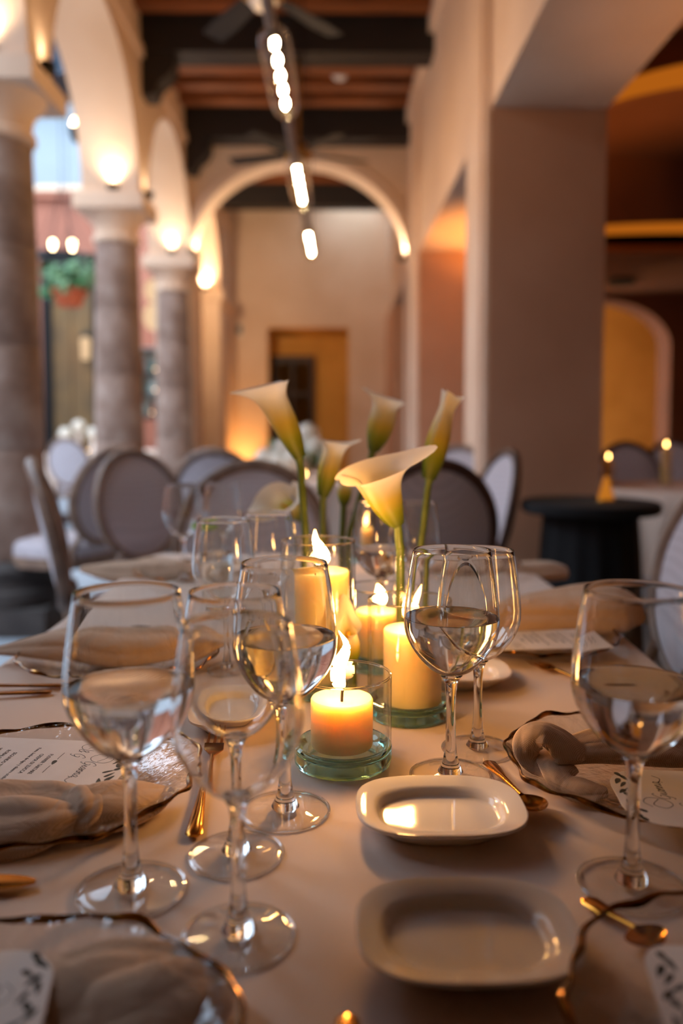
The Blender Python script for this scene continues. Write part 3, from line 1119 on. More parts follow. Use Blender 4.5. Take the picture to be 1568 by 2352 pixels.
def table(x0, x1, y0, y1, label):
    t = thing('dining_table', label, 'table', ((x0 + x1) / 2, (y0 + y1) / 2, 0))
    hx, hy = (x1 - x0) / 2 - .012, (y1 - y0) / 2 - .012
    MB().box(-hx, hx, -hy, hy, .715, .744).build('table_top', 'brown_wood', t, smooth=False)
    for sx in (-1, 1):
        for sy in (-1, 1):
            MB().lathe([(0, 0), (.02, 0), (.024, .05), (.02, .3), (.032, .66), (.032, .715), (0, .715)], 14, c=(sx * (hx - .06), sy * (hy - .06), 0)).build('leg', 'brown_wood', t)
    return t


TX = .455
table(-TX, TX, -.32, 2.12, 'long dining table under the ivory cloth in front')
draped_cloth('tablecloth', -TX, TX, -.32, 2.12, TZ, .54, .02, 'ivory woven tablecloth covering the long table in front')

# ---------------------------------------------------------------- wine glasses
FOOT = [(0, .0006), (.0355, .0006), (.0372, .0010), (.0375, .0016), (.0368, .0023), (.031, .0029), (.022, .0041), (.0135, .0066), (0, .0072)]
STEM = [(0, .0030), (.0105, .0032), (.0118, .0052), (.0104, .0078), (.0086, .0115), (.0069, .0170), (.0056, .025),
        (.0048, .034), (.0043, .055), (.0046, .076), (.0058, .088), (.0085, .0935), (.0105, .0958), (.006, .0968), (0, .0970)]
BOWL = [(.0, .0964), (.0065, .0966), (.0135, .0985), (.0215, .1035), (.0300, .1125), (.0372, .1230), (.0420, .1340), (.0438, .1450), (.0434, .1580), (.0416, .1745), (.0390, .1930), (.0358, .2120)]


def bowl_outline(off):
    o = crom([(a, b, 0) for a, b in BOWL], 4)
    res = []
    for i, p in enumerate(o):
        t = (o[min(i + 1, len(o) - 1)] - o[max(i - 1, 0)]).normalized()
        nrm = Vector((-t.y, t.x, 0))
        q = p + nrm * off
        res.append((max(0, q.x), q.y))
    res[0] = (0, res[0][1])
    return res


def wine_glass(label, level, group):
    t = thing('wine_glass', label, 'glass', (0, 0, 0), 0, group)
    outer = bowl_outline(0)
    inner = bowl_outline(.0011)
    top = [(outer[-1][0] - .0002, .2126), (outer[-1][0] - .0009, .2126)]
    MB().lathe(outer + top + inner[::-1], 64).build('bowl', 'stem_glass', t, angle=70)
    MB().lathe(STEM, 40).build('stem', 'stem_glass', t, angle=50)
    MB().lathe(FOOT, 48).build('foot', 'foot_glass', t, angle=50)
    MB().torus(0, 0, .0017, .0371, .0371, .0010, 56, 8).build('foot_rim', 'stem_glass', t)
    if level:
        w = [p for p in bowl_outline(.0008) if p[1] < level - .001]
        r_ = w[-1][0]
        w += [(r_ + .0001, level + .0009), (r_ - .0012, level + .0001), (r_ - .004, level - .0003), (0, level - .0003)]
        MB().lathe(w, 56).build('water', 'water', t, angle=35)
    return t


GW, GE = 'goblets of water on the long table', 'empty wine glasses on the long table'
full = None
for px, py, lab, lv in ((1034, 1783, 'water goblet in sharp focus right of the candles, behind the white side dish', .150),
                        (655, 1864, 'water goblet left of the short candle, its foot clear on the cloth', .150),
                        (302, 2045, 'water goblet in front of the knotted napkin on the left charger', .146),
                        (1450, 2035, 'water goblet at the right edge, in front of the right knotted napkin', .146),
                        (875, 1470, 'water goblet behind the tall calla and mid candles', .140)):
    p = T(px, py)
    if not full or lv != full[1]:
        g = wine_glass(lab, lv, GW)
        g.location = p
        full = (g, lv)
    else:
        dup(full[0], p, None, lab)
emp = wine_glass('empty wine glass nearest the camera, its foot beside the gilt rim', 0, GE)
emp.scale = (.95, .95, .955)
emp.location = T(548, 2150)
for px, py, lab in ((543, 1964, 'empty wine glass just behind the nearest empty one, gold fork to its left'),
                    (1096, 1722, 'empty wine glass half hidden behind the sharp water goblet'),
                    (515, 1538, 'empty wine glass at the second left place, before the rolled napkin'),
                    (617, 1498, 'empty wine glass left of the tallest candle, under the drooping calla'),
                    (950, 1440, 'empty wine glass behind the right-hand calla stem'),
                    (421, 1330, 'far empty wine glass before the grey oval chair'),
                    (512, 1322, 'far empty wine glass before the chair at the table head')):
    dup(emp, T(px, py), None, lab)

tb = thing('tumbler', 'water tumbler with a lime wheel at the far left places', 'glass', T(494, 1408))
MB().lathe([(0, 0), (.031, 0), (.033, .003), (.037, .148), (.0375, .150), (.0365, .150), (.0315, .010), (0, .010)], 40).build('wall', 'cyl', tb, angle=50)
MB().lathe([(0, .0104), (.0312, .0104), (.0345, .105), (0, .105)], 36).build('water', 'water', tb, angle=40)
lm = MB()
lm.lathe([(0, -.002), (.022, -.002), (.024, 0), (.022, .002), (0, .002)], 24)
lm_o = lm.build('lime_wheel', 'lime', tb)
lm_o.rotation_euler = (R(14), R(-6), R(20))
lm_o.location = (-.016, -.004, .1545)

# ---------------------------------------------------------------- candles
def candle_set(x, y, hr, hh, cr, ct, wl, flame_pts, flame_r, glabel, clabel, base_t=.017, cxo=0., cyo=0.):
    """glass cylinder with a thick greenish foot, and a pillar candle standing in it"""
    g = thing('candle_cylinder', glabel, 'candle holder', (x, y, TZ), 0, 'glass candle cylinders')
    MB().lathe([(hr - .0015, base_t + .004), (hr, base_t + .004), (hr, hh - .001), (hr - .0007, hh), (hr - .0018, hh), (hr - .0024, hh - .001), (hr - .0024, base_t + .004)], 64, closed=True).build('glass_wall', 'cyl', g, angle=60)
    MB().torus(0, 0, hh - .0006, hr - .0012, hr - .0012, .0013, 64, 8).build('rim', 'stem_glass', g)
    MB().lathe([(0, .0008), (hr - .014, .0008), (hr - .0135, base_t - .0005), (0, base_t)], 64).build('foot', 'base_glass', g, angle=45)
    MB().lathe([(hr - .011, .0012), (hr - .003, .0006), (hr - .0008, .0022), (hr + .0002, .0060), (hr + .0002, base_t + .002), (hr - .0030, base_t + .0045), (hr - .0052, base_t + .0010), (hr - .0085, base_t - .0035), (hr - .0125, base_t - .006)], 64, closed=True).build('foot_edge', 'edge_glass', g, angle=50)
    c = thing('pillar_candle', clabel, 'candle', (x + cxo, y + cyo, TZ + base_t + .001), 0, 'ivory pillar candles')
    h = ct - base_t
    MB().lathe([(0, 0), (cr - .001, 0), (cr, .002), (cr, h - .0022), (cr - .0012, h), (cr - .004, h - .0006), (cr * .62, h - .0022), (cr * .4, h - .004), (0, h - .0042)], 56).build('wax', 'wax', c, angle=60)
    MB().tube([(0, 0, h - .006), (.0003, 0, h + wl * .5), (flame_pts[0][0] * .4 + .001, 0, h + wl)], [.0013, .0014, .0017], 8).build('wick', 'wick', c)
    z9 = flame_pts[-1][2]
    P = crom([(a, b, h + .0065 + z * (z9 - .0045) / z9) for a, b, z in flame_pts], 4)
    n = len(P)
    rad = []
    for i in range(n):
        t = i / (n - 1)
        rad.append(max(.0002, flame_r * (math.sin(PI * min(1, (t * .92 + .05)) ** .62) ** .85) * (1 - .28 * t)))
    MB().tube(P, rad, 14).build('flame', 'flame', c)
    return g, c


P_ = T(787, 1752)
C1 = (P_.x, P_.y)
candle_set(C1[0], C1[1], .047, .088, .030, .0635, .009, [(.0, 0, .003), (-.0035, 0, .012), (-.003, 0, .026), (.003, 0, .040), (.004, 0, .050), (-.003, 0, .063)], .0078,
           'lowest glass candle cylinder with blue-green foot in front', 'short ivory candle burning in the front cylinder', cxo=-.001)
candle_set((932 - 760) / FPX * .915 + .004, .915, .046, .133, .0325, .099, .010, [(0, 0, .002), (-.003, 0, .012), (-.004, 0, .024), (.002, 0, .038), (.006, 0, .048)], .0085,
           'mid-height candle cylinder behind the sharp water goblet', 'ivory candle behind the sharp water goblet', cxo=.004, cyo=-.004)
candle_set((730 - 760) / FPX * 1.0, 1.0, .0455, .187, .0325, .149, .009, [(.002, 0, .002), (.001, 0, .012), (-.004, 0, .024), (-.008, 0, .034), (-.009, 0, .048)], .0085,
           'tallest glass candle cylinder behind the left water goblet', 'tallest ivory candle, burning under the calla stems', cxo=.005)
candle_set((871 - 760) / FPX * 1.1, 1.105, .0455, .110, .031, .076, .008, [(0, 0, .002), (.002, 0, .012), (.001, 0, .024), (-.002, 0, .034)], .0095,
           'candle cylinder behind the others in the middle of the table', 'ivory candle half hidden behind the mid-height cylinder')
P_ = D(831, 1300, 2.0)
candle_set(P_.x, 2.0, .034, .12, .020, .080, .008, [(0, 0, .002), (-.004, 0, .012), (-.001, 0, .024), (.002, 0, .036)], .0095,
           'small candle cylinder at the far end of the long table', 'small ivory candle at the far end of the long table')

# ---------------------------------------------------------------- calla lilies in slim tubes
def calla(base, mouth, r_mouth, tipdir, label, stem_pts, throat=.0075, flare=1.0, tip=.35, wrap=1.0, lipcurl=.25, bulge=.012, sr=.0052, slant=.12, tipr=None):
    """one lily: rolled spathe from base to mouth, spadix inside, stem below"""
    B, Mo = Vector(base), Vector(mouth)
    ax = (Mo - B)
    tipr = .55 * tip if tipr is None else tipr
    Ln = ax.length
    ax.normalize()
    td = Vector(tipdir)
    e1 = (td - ax * td.dot(ax)).normalized()
    e2 = ax.cross(e1)
    t = thing('calla_lily', label, 'flower', B, 0, 'calla lilies')
    nu, nv = 22, 40
    vs, uvs, fs = [], [], []
    for i in range(nu + 1):
        u = i / nu
        rr = throat * (1 - u) + bulge * math.sin(PI * min(1, u * 1.25)) ** 1.0 * .55 + r_mouth * (u ** 2.6) * flare
        for j in range(nv + 1):
            a = (j / nv * 2 - 1) * PI * (1.04 - .0 * u)
            c_ = math.cos(a)
            ext = 1 + tip * u * (math.exp(-(a / .55) ** 2)) + slant * u * c_ - .5 * slant * u * (1 - c_)
            ovl = (.0012 + .003 * u) * (1 if j > nv / 2 else -1) * max(0, (abs(a) / PI - .8) * 5)
            r2 = rr * (1 + .10 * u * u * math.sin(3 * a + 1)) + ovl
            lip = lipcurl * u ** 6 * r_mouth
            rad_out = r2 + lip * (1 + .5 * c_) + tipr * r_mouth * u ** 4 * math.exp(-(a / .5) ** 2)
            h = Ln * u * (ext - .10 * u ** 5 * lipcurl * 2)
            vs.append(ax * h + (e1 * math.cos(a) + e2 * math.sin(a)) * rad_out)
            uvs.append((u, j / nv))
    w = nv + 1
    for i in range(nu):
        for j in range(nv):
            fs.append((i * w + j, i * w + j + 1, (i + 1) * w + j + 1, (i + 1) * w + j))
    mb = MB()
    mb.add(vs, fs)
    o = mb.build('spathe', 'petal', t, angle=80)
    lay = o.data.uv_layers.new(name='UVMap')
    for lp in o.data.loops:
        lay.data[lp.index].uv = uvs[lp.vertex_index]
    MB().tube([ax * (Ln * .12), ax * (Ln * .4) + e1 * .001, ax * (Ln * .72) + e1 * .003], [.003, .0036, .0022], 10).build('spadix', 'spadix', t)
    pts = [Vector(p) - B for p in stem_pts]
    P = crom([ax * (Ln * .06)] + pts, 5)
    MB().tube(P, [throat * .98 if i == 0 else (sr + (throat * .9 - sr) * max(0, 1 - i / 4)) for i in range(len(P))], 12).build('stem', 'stem', t)
    return t


def bud_vase(loc, h, r0, label):
    v = thing('bud_vase', label, 'vase', loc, 0, 'slim clear tube vases')
    MB().lathe([(r0 * 1.0, .004), (r0, h * .5), (r0, h - .001), (r0 - .0007, h), (r0 - .0016, h), (r0 - .002, h - .001), (r0 - .002, .006)], 32, closed=True).build('tube', 'cyl', v, angle=60)
    MB().lathe([(0, 0), (r0 * 1.7, 0), (r0 * 1.75, .002), (r0 * 1.1, .006), (r0, .008), (0, .008)], 32).build('foot', 'stem_glass', v, angle=40)
    return v


def stem_to(p0, p1, foot):
    a, b = Vector(p0), Vector(p1)
    return [a, a.lerp(b, .35) + Vector((.002, 0, 0)), b, Vector(foot)]


def lily(bpx, mpx, y, yb, rm, tipdir, vase_px, label, vlabel, vh, vy=None, **kw):
    b = D(bpx[0], bpx[1], y)
    m = D(mpx[0], mpx[1], yb)
    vy = vy or y
    top = D(vase_px[0], vase_px[1], vy)
    vloc = Vector((top.x, vy, TZ))
    r0 = .0085
    bud_vase(vloc, top.z - TZ if vh is None else vh, r0, vlabel)
    foot = vloc + Vector((.001, 0, .012))
    zt = vloc.z + ((top.z - TZ) if vh is None else vh)
    a = b
    e = Vector((vloc.x, vloc.y, zt))
    pts = [a.lerp(e, .12), a.lerp(e, .4), a.lerp(e, .7), e, e.lerp(foot, .5), foot]
    return calla(b, m, rm, tipdir, label, pts, **kw)


# front lily, opening to the left
lily((913, 1205), (852, 1072), 1.0, .985, .038, (1, -.15, .1), (919, 1274), 'front calla lily, wide open to the left, its stem behind the mid candle', 'slim tube vase of the front calla', None, vy=1.005, tip=.03, tipr=.55, slant=-.06, flare=1.0, throat=.0085, bulge=.018, lipcurl=.35)
# tall left lily
lily((688, 1050), (606, 872), 1.17, 1.155, .026, (-1, -.15, .25), (702, 1240), 'tall left calla lily leaning away to the left, before the dark door', 'slim tube vase of the tall left calla', None, vy=1.15, tip=.04, tipr=.55, slant=.035, throat=.0085, flare=1.0, bulge=.016)
# right back lily
lily((856, 1035), (893, 905), 1.37, 1.36, .0245, (-.9, .2, .3), (800, 1240), 'upright calla lily right of centre with a curled lip', 'slim tube vase of the upright calla', None, vy=1.36, tip=.06, tipr=.3, slant=.0, throat=.0085, bulge=.022, lipcurl=.35)
# slender bud at right
lily((985, 1100), (1034, 902), 1.2, 1.2, .012, (1, .1, .0), (966, 1262), 'slender half-rolled calla lily at the right, yellow green', 'slim tube vase of the slender calla', None, vy=1.2, tip=.03, tipr=.8, slant=-.02, flare=.8, throat=.0095, bulge=.017, lipcurl=.1)
# mid lily behind
lily((742, 1140), (772, 1004), 1.3, 1.3, .022, (.7, .2, .2), (741, 1245), 'cream calla lily in the middle, partly behind the front one', 'slim tube vase of the middle calla', None, vy=1.31, tip=.10, tipr=.3, slant=.02, throat=.008, bulge=.016, lipcurl=.35)
# small one
lily((789, 1158), (795, 1095), 1.38, 1.38, .014, (.2, -.3, 1), (785, 1245), 'small cream calla lily tucked under the front bloom', 'slim tube vase of the small calla', None, vy=1.39, tip=.2, throat=.007)
# drooping one on the left
lily((694, 1190), (630, 1140), 1.42, 1.36, .036, (-.6, -.5, -.5), (706, 1262), 'low drooping calla lily behind the tall left stem', 'slim tube vase of the drooping calla', None, vy=1.44, tip=.3, throat=.008)
# short bloom added in place of a pale reflection low behind the front candle
lily((806, 1525), (797, 1425), .962, .955, .015, (-.1, 0, 1), (808, 1560), 'added low calla bloom in place of a pale reflection right behind the front flame', 'added shortest tube vase right behind the front cylinder', .045, vy=.965, tip=.40, throat=.0075, flare=.8)


# ---------------------------------------------------------------- side dishes
def dish(loc, hx, hy, label, rz=0.):
    d = thing('side_dish', label, 'dish', loc, rz, 'rounded white side dishes')
    n = 72
    lv = [(.60, .0), (.63, 0), (.66, .002), (.80, .0085), (.95, .0148), (.995, .0165), (1.0, .0178), (.99, .0188), (.965, .0187), (.86, .0170), (.76, .0156), (.72, .0147), (.69, .0122), (.665, .0094), (.64, .0082), (.60, .0077), (.3, .0075)]

    def se(a, e):
        c, s_ = math.cos(a), math.sin(a)
        q = (abs(c) ** e + abs(s_) ** e) ** (-1 / e)
        return c * q, s_ * q
    vs, fs = [], []
    for i, (sc, z) in enumerate(lv):
        e = 3.0 if sc > .7 else 2.5
        for k in range(n):
            x, y = se(2 * PI * k / n, e)
            off = (1 - sc)
            vs.append((x * (hx - off * min(hx, hy) * 1.05), y * (hy - off * min(hx, hy) * 1.05), z))
    for i in range(len(lv) - 1):
        for k in range(n):
            fs.append((i * n + k, i * n + (k + 1) % n, (i + 1) * n + (k + 1) % n, (i + 1) * n + k))
    fs.append(tuple(range(n - 1, -1, -1)))
    fs.append(tuple((len(lv) - 1) * n + k for k in range(n)))
    m = MB()
    m.add(vs, fs)
    m.build('body', 'white_porcelain', d, angle=60)
    return d


d0 = dish((.0885, .657, TZ), .0685, .0545, 'white oblong side dish reflecting the flame, before the front candle')
dup(d0, (.0835, .492, TZ), 0, 'blurred white side dish nearest the camera')
dup(d0, (.158, 1.035, TZ), R(0), 'white side dish beyond the sharp water goblet')
dup(d0, (-.112, .90, TZ), R(90), 'white side dish seen through the empty glasses on the left')

# ---------------------------------------------------------------- chargers with gilt rims
def charger(x, y, label, ph):
    c = thing('charger_plate', label, 'plate', (x, y, TZ), ph, 'clear glass chargers with gilt rims')
    r = .128
    pr = [(0, .002), (.078, .002), (.092, .004), (.105, .011), (.118, .0165), (r, .0185), (r, .0205), (.118, .0190), (.104, .0135), (.091, .0066), (.077, .0046), (0, .0046)]
    MB().lathe(pr, 72).build('glass_body', 'charger', c, angle=60)
    w = lambda a: (.0022 * math.sin(9 * a + ph) + .0012 * math.sin(23 * a), .0195 + .0013 * math.sin(7 * a + 2 * ph) + .0008 * math.sin(17 * a), .0021 + .0008 * math.sin(13 * a + ph))
    MB().torus(0, 0, 0, r, r, .0025, 140, 8, wav=w).build('gilt_rim', 'gilt', c)
    MB().torus(0, 0, .0012, .07, .07, .0012, 48, 6).build('foot_ring', 'stem_glass', c)
    return c


ch0 = None
for x, y, lab, ph in ((-.250, .713, 'glass charger under the knotted napkin and menu at left', .3), (-.168, .376, 'blurred glass charger cut by the bottom left corner', 1.1),
                      (.293, .745, 'glass charger under the knotted napkin at right', 2.0), (.252, .400, 'blurred glass charger cut by the bottom right corner', 2.9),
                      (-.292, 1.12, 'glass charger under the long rolled napkin at left', 4.0), (.292, 1.22, 'glass charger under the tented napkin at right', 5.1),
                      (-.292, 1.76, 'farthest glass charger on the left side', .8), (.292, 1.84, 'farthest glass charger on the right side', 1.7)):
    if ch0 is None:
        ch0 = charger(x, y, lab, ph)
    else:
        dup(ch0, (x, y, TZ), ph, lab)


# ---------------------------------------------------------------- menus with their print
def text(body, size, loc, rz, mat, parent, name, shear=0., sx=1.):
    cu = bpy.data.curves.new(name, 'FONT')
    cu.body = body
    cu.size = size
    cu.align_x = 'CENTER'
    cu.shear = shear
    cu.extrude = .00004
    cu.resolution_u = 2
    o = bpy.data.objects.new(name, cu)
    cu.materials.append(MT[mat])
    me = bpy.data.meshes.new_from_object(o)
    bpy.data.objects.remove(o)
    o = bpy.data.objects.new(name, me)
    COL.objects.link(o)
    o.parent = parent
    o.location = loc
    o.rotation_euler = (0, 0, rz)
    return o


def leafprint(parent, leaves, z, name='leaf_print'):
    m = MB()
    for x, y, ln, wd, a in leaves:
        c, s_ = math.cos(a), math.sin(a)
        pts = []
        for k in range(12):
            t = 2 * PI * k / 12
            u, v_ = math.cos(t) * ln / 2, math.sin(t) * wd / 2 * (1 - .5 * math.cos(t))
            pts.append((x + c * u - s_ * v_, y + s_ * u + c * v_, z))
        m.add(pts, [tuple(range(12))])
    return m.build(name, 'leaf_ink', parent, smooth=False)


def stroke(parent, strokes, z, w, name='script_swash', mat='ink'):
    for st in strokes:
        P = crom([(a, b, z) for a, b in st], 6)
        MB().tube(P, w, 5, flat=(1, .15)).build(name, mat, parent)


def card(loc, rz, w, h, label, corner=.004, tilt=(0, 0)):
    c = thing('menu_card', label, 'menu', loc, rz, 'printed menu cards')
    c.rotation_euler = (tilt[0], tilt[1], rz)
    n = 6
    pts = []
    for cx, cy_, a0 in ((w / 2 - corner, h / 2 - corner, 0), (-w / 2 + corner, h / 2 - corner, PI / 2), (-w / 2 + corner, -h / 2 + corner, PI), (w / 2 - corner, -h / 2 + corner, 1.5 * PI)):
        for k in range(n + 1):
            a = a0 + PI / 2 * k / n
            pts.append((cx + corner * math.cos(a), cy_ + corner * math.sin(a)))
    m = MB()
    N_ = len(pts)
    m.add([(x, y, 0) for x, y in pts] + [(x, y, .0005) for x, y in pts], [tuple(range(N_ - 1, -1, -1)), tuple(range(N_, 2 * N_))] + [(k, (k + 1) % N_, N_ + (k + 1) % N_, N_ + k) for k in range(N_)])
    m.build('sheet', 'paper', c, smooth=False)
    return c


GLYPH = {
    'G': ([(1.15, 1.75), (.8, 2.05), (.3, 1.6), (.12, .8), (.45, .12), (.95, .35), (1.05, 1.0), (.65, 1.05), (1.05, 1.0), (1.0, .2), (.75, -.5), (.45, -.4)], 1.35),
    'i': ([(0, .3), (.2, .95), (.18, .35), (.35, .18), (.55, .4)], .5),
    'a': ([(.62, .85), (.35, 1.0), (.12, .55), (.3, .15), (.58, .55), (.66, .95), (.62, .35), (.78, .18), (.95, .4)], .85),
    'n': ([(0, .6), (.12, .95), (.12, .18), (.2, .7), (.45, .98), (.55, .7), (.54, .3), (.68, .18), (.85, .4)], .8),
    ',': ([(.1, .2), (.16, .05), (.05, -.25)], .4),
    '&': ([(.9, .2), (.3, 1.4), (.5, 1.8), (.7, 1.4), (.2, .7), (.25, .2), (.6, .2), (.95, .8)], 1.5),
}


def menu_print(c, h):
    z = .0006
    top = h / 2
    # sprig of leaves along the head
    L_ = []
    rnd = random.Random(5)
    for k in range(13):
        u = -.040 + .080 * k / 12
        L_.append((u, top - .010 + .004 * math.sin(k * 2.1) - .10 * u * u * 8, .0095 + .003 * rnd.random(), .0030 + .0014 * rnd.random(), rnd.uniform(-.9, .9) + (0 if k < 6 else PI)))
    leafprint(c, L_, z)
    # script heading with its swashes, drawn stroke by stroke
    def script(word, ox, oy, s_):
        x = 0
        for ch_ in word:
            pts, adv = GLYPH[ch_]
            stroke(c, [[(ox + (x + a + .35 * (b - .5)) * s_, oy + b * s_) for a, b in pts]], z, .00028, 'script_letter')
            x += adv
    script('Gianna,', -.006, top - .043, .0066)
    script('&G', -.032, top - .060, .0066)
    stroke(c, [[(-.006, top - .032), (-.016, top - .026), (-.022, top - .034), (-.015, top - .041), (-.006, top - .036), (-.004, top - .024), (-.012, top - .019), (-.020, top - .024)]], z, .00028)
    stroke(c, [[(-.034, top - .052), (-.042, top - .047), (-.046, top - .054), (-.040, top - .060), (-.032, top - .056), (-.029, top - .045)]], z, .00028)
    stroke(c, [[(.026, top - .041), (.034, top - .044), (.040, top - .039)]], z, .00028)
    # rule with a small leaf in the middle
    stroke(c, [[(-.022, top - .070), (-.012, top - .0702), (-.007, top - .070)], [(.007, top - .070), (.012, top - .0702), (.022, top - .070)]], z, .0003, 'rule')
    leafprint(c, [(0, top - .070, .010, .004, .1)], z, 'rule_leaf')
    y = top - .082
    for ln, sz in (('FLOWER TARTARE', .0052), ('CREMA DI ZUCCA', .0052), ('Pesto, leche de tigre y cilantro criollo', .0046), (None, 0), ('SEGUNDO TIEMPO', .0052), ('ROBALO A LAS BRASAS', .0052), ('con pure de coliflor y salsa verde', .0046), (None, 0), ('TERCER TIEMPO', .0052), ('Tarta de almendra', .0046)):
        if ln and y > -h / 2 + .006:
            text(ln, sz, (.004, y, z), 0, 'ink', c, 'menu_line')
        y -= .0088


mc1 = card((-.272, .735, TZ + .0225), R(-97), .105, .185, 'white printed menu lying on the left charger under the knotted napkin')
menu_print(mc1, .185)
mc2 = card(T(1668, 1836, TZ + .0225), R(84), .105, .175, 'printed menu with leaf sprig on the right charger, rounded corner showing', corner=.034)
menu_print(mc2, .175)
mc3 = card((-.232, .402, TZ + .0245), R(-80), .10, .17, 'menu with dark leaves on the bottom left charger', corner=.03, tilt=(0, R(0)))
menu_print(mc3, .17)
mc4 = card((.262, .400, TZ + .0225), R(80), .105, .185, 'menu with dark leaf sprig on the bottom right charger', corner=.02)
menu_print(mc4, .185)
mc5 = card((.29, 1.155, TZ + .023), R(96), .10, .18, 'menu below the tented napkin at the second right place')
menu_print(mc5, .18)


# ---------------------------------------------------------------- napkins
def napkin(rolls, label, sub=1):
    """folded cloth: flattened rolls that tuck into each other, one mesh"""
    m = MB()
    for pts, rad, flat in rolls:
        k = len(pts)
        n = 6
        P = crom(pts, n)
        RR = [v.x for v in crom([(q, 0, 0) for q in rad], n)]
        ph = random.random() * 6
        m.tube(P, RR, 50, flat=flat, up=(0, -.35, 1), ridge=(.10, ph))
    o = m.build('napkin', 'napkin', None, angle=120, sub=sub)
    return tag(o, label, 'napkin', 'champagne cloth napkins')


def DP(*a):
    return [D(*p) for p in a]


napkin([
    (DP((1318, 1762, .728), (1290, 1770, .722), (1240, 1764, .730), (1216, 1745, .737), (1208, 1718, .742), (1218, 1694, .746), (1242, 1684, .747), (1272, 1697, .744), (1298, 1724, .736), (1312, 1754, .726)),
     [.004, .006, .006, .0065, .0075, .0085, .0092, .0095, .0098, .0075], (1.65, .58)),
    (DP((1238, 1728, .748), (1256, 1744, .736), (1268, 1764, .724), (1280, 1786, .712), (1300, 1806, .703), (1340, 1816, .698), (1396, 1820, .694)), [.006, .0072, .0078, .0078, .0085, .0095, .004], (1.5, .42)),
    (DP((1292, 1728, .742), (1335, 1712, .750), (1400, 1706, .758), (1470, 1712, .765), (1560, 1708, .778), (1660, 1706, .80)), [.007, .010, .0135, .0155, .017, .009], (1.5, .62)),
    (DP((1290, 1742, .735), (1350, 1728, .740), (1430, 1724, .748), (1560, 1728, .762), (1650, 1730, .775)), [.006, .009, .012, .0135, .006], (1.3, .6)),
], 'champagne napkin tied in a loose knot on the right charger')
napkin([
    (DP((160, 1858, .650), (215, 1852, .658), (285, 1842, .670), (345, 1828, .686), (396, 1812, .704)), [.006, .0155, .0165, .012, .002], (1.6, .58)),
    (DP((196, 1868, .645), (140, 1880, .640), (80, 1892, .636), (0, 1905, .632), (-90, 1912, .630), (-150, 1908, .628)), [.004, .012, .0175, .0195, .017, .008], (1.5, .72)),
    (DP((186, 1842, .660), (130, 1836, .668), (65, 1842, .668), (-20, 1850, .664), (-110, 1860, .66)), [.005, .0105, .012, .0135, .008], (1.8, .70)),
    (DP((160, 1838, .672), (174, 1826, .668), (190, 1838, .660), (196, 1862, .648), (182, 1886, .640), (164, 1896, .638)), [.004, .0085, .0105, .0105, .0085, .004], (1.35, .7)),
], 'champagne napkin knotted over the menu on the left charger')
napkin([
    (DP((520, 2262, .452), (440, 2290, .440), (350, 2335, .428), (250, 2400, .415), (120, 2480, .40)), [.008, .017, .021, .022, .012], (1.6, .6)),
    (DP((470, 2230, .462), (360, 2240, .455), (240, 2270, .442), (140, 2330, .425), (60, 2400, .41)), [.004, .012, .016, .016, .008], (1.9, .4)),
], 'blurred champagne napkin on the bottom left charger')
napkin([
    (DP((-30, 1497, 1.13), (60, 1486, 1.12), (160, 1479, 1.115), (280, 1488, 1.11), (390, 1480, 1.115), (450, 1472, 1.13), (512, 1468, 1.15)), [.003, .012, .021, .024, .020, .016, .005], (1.5, .80)),
    (DP((300, 1478, 1.13), (360, 1462, 1.14), (425, 1456, 1.15), (470, 1472, 1.14), (450, 1492, 1.12)), [.008, .014, .014, .012, .006], (1.3, .8)),
], 'long rolled champagne napkin at the second left place, end over the edge')
napkin([
    (DP((185, 1306, 1.80), (260, 1312, 1.80), (340, 1312, 1.80), (420, 1310, 1.82), (452, 1306, 1.84)), [.006, .020, .024, .024, .010], (1.7, .75)),
    (DP((300, 1300, 1.86), (345, 1292, 1.85), (390, 1298, 1.84), (430, 1310, 1.80)), [.01, .014, .015, .008], (1.3, .8)),
], 'rolled champagne napkin at the farthest left place')
napkin([
    (DP((1110, 1432, 1.30), (1180, 1415, 1.30), (1270, 1405, 1.29), (1370, 1400, 1.28), (1440, 1408, 1.27), (1482, 1424, 1.26)), [.010, .026, .032, .036, .028, .006], (1.5, .85)),
    (DP((1160, 1412, 1.33), (1250, 1386, 1.33), (1340, 1376, 1.32), (1420, 1380, 1.31)), [.010, .018, .020, .012], (1.6, .8)),
], 'large tented champagne napkin at the second right place')
napkin([
    (DP((1120, 1322, 1.84), (1190, 1312, 1.84), (1260, 1310, 1.84), (1302, 1314, 1.84)), [.008, .019, .020, .013], (1.6, .8)),
], 'rolled champagne napkin at the farthest right place')


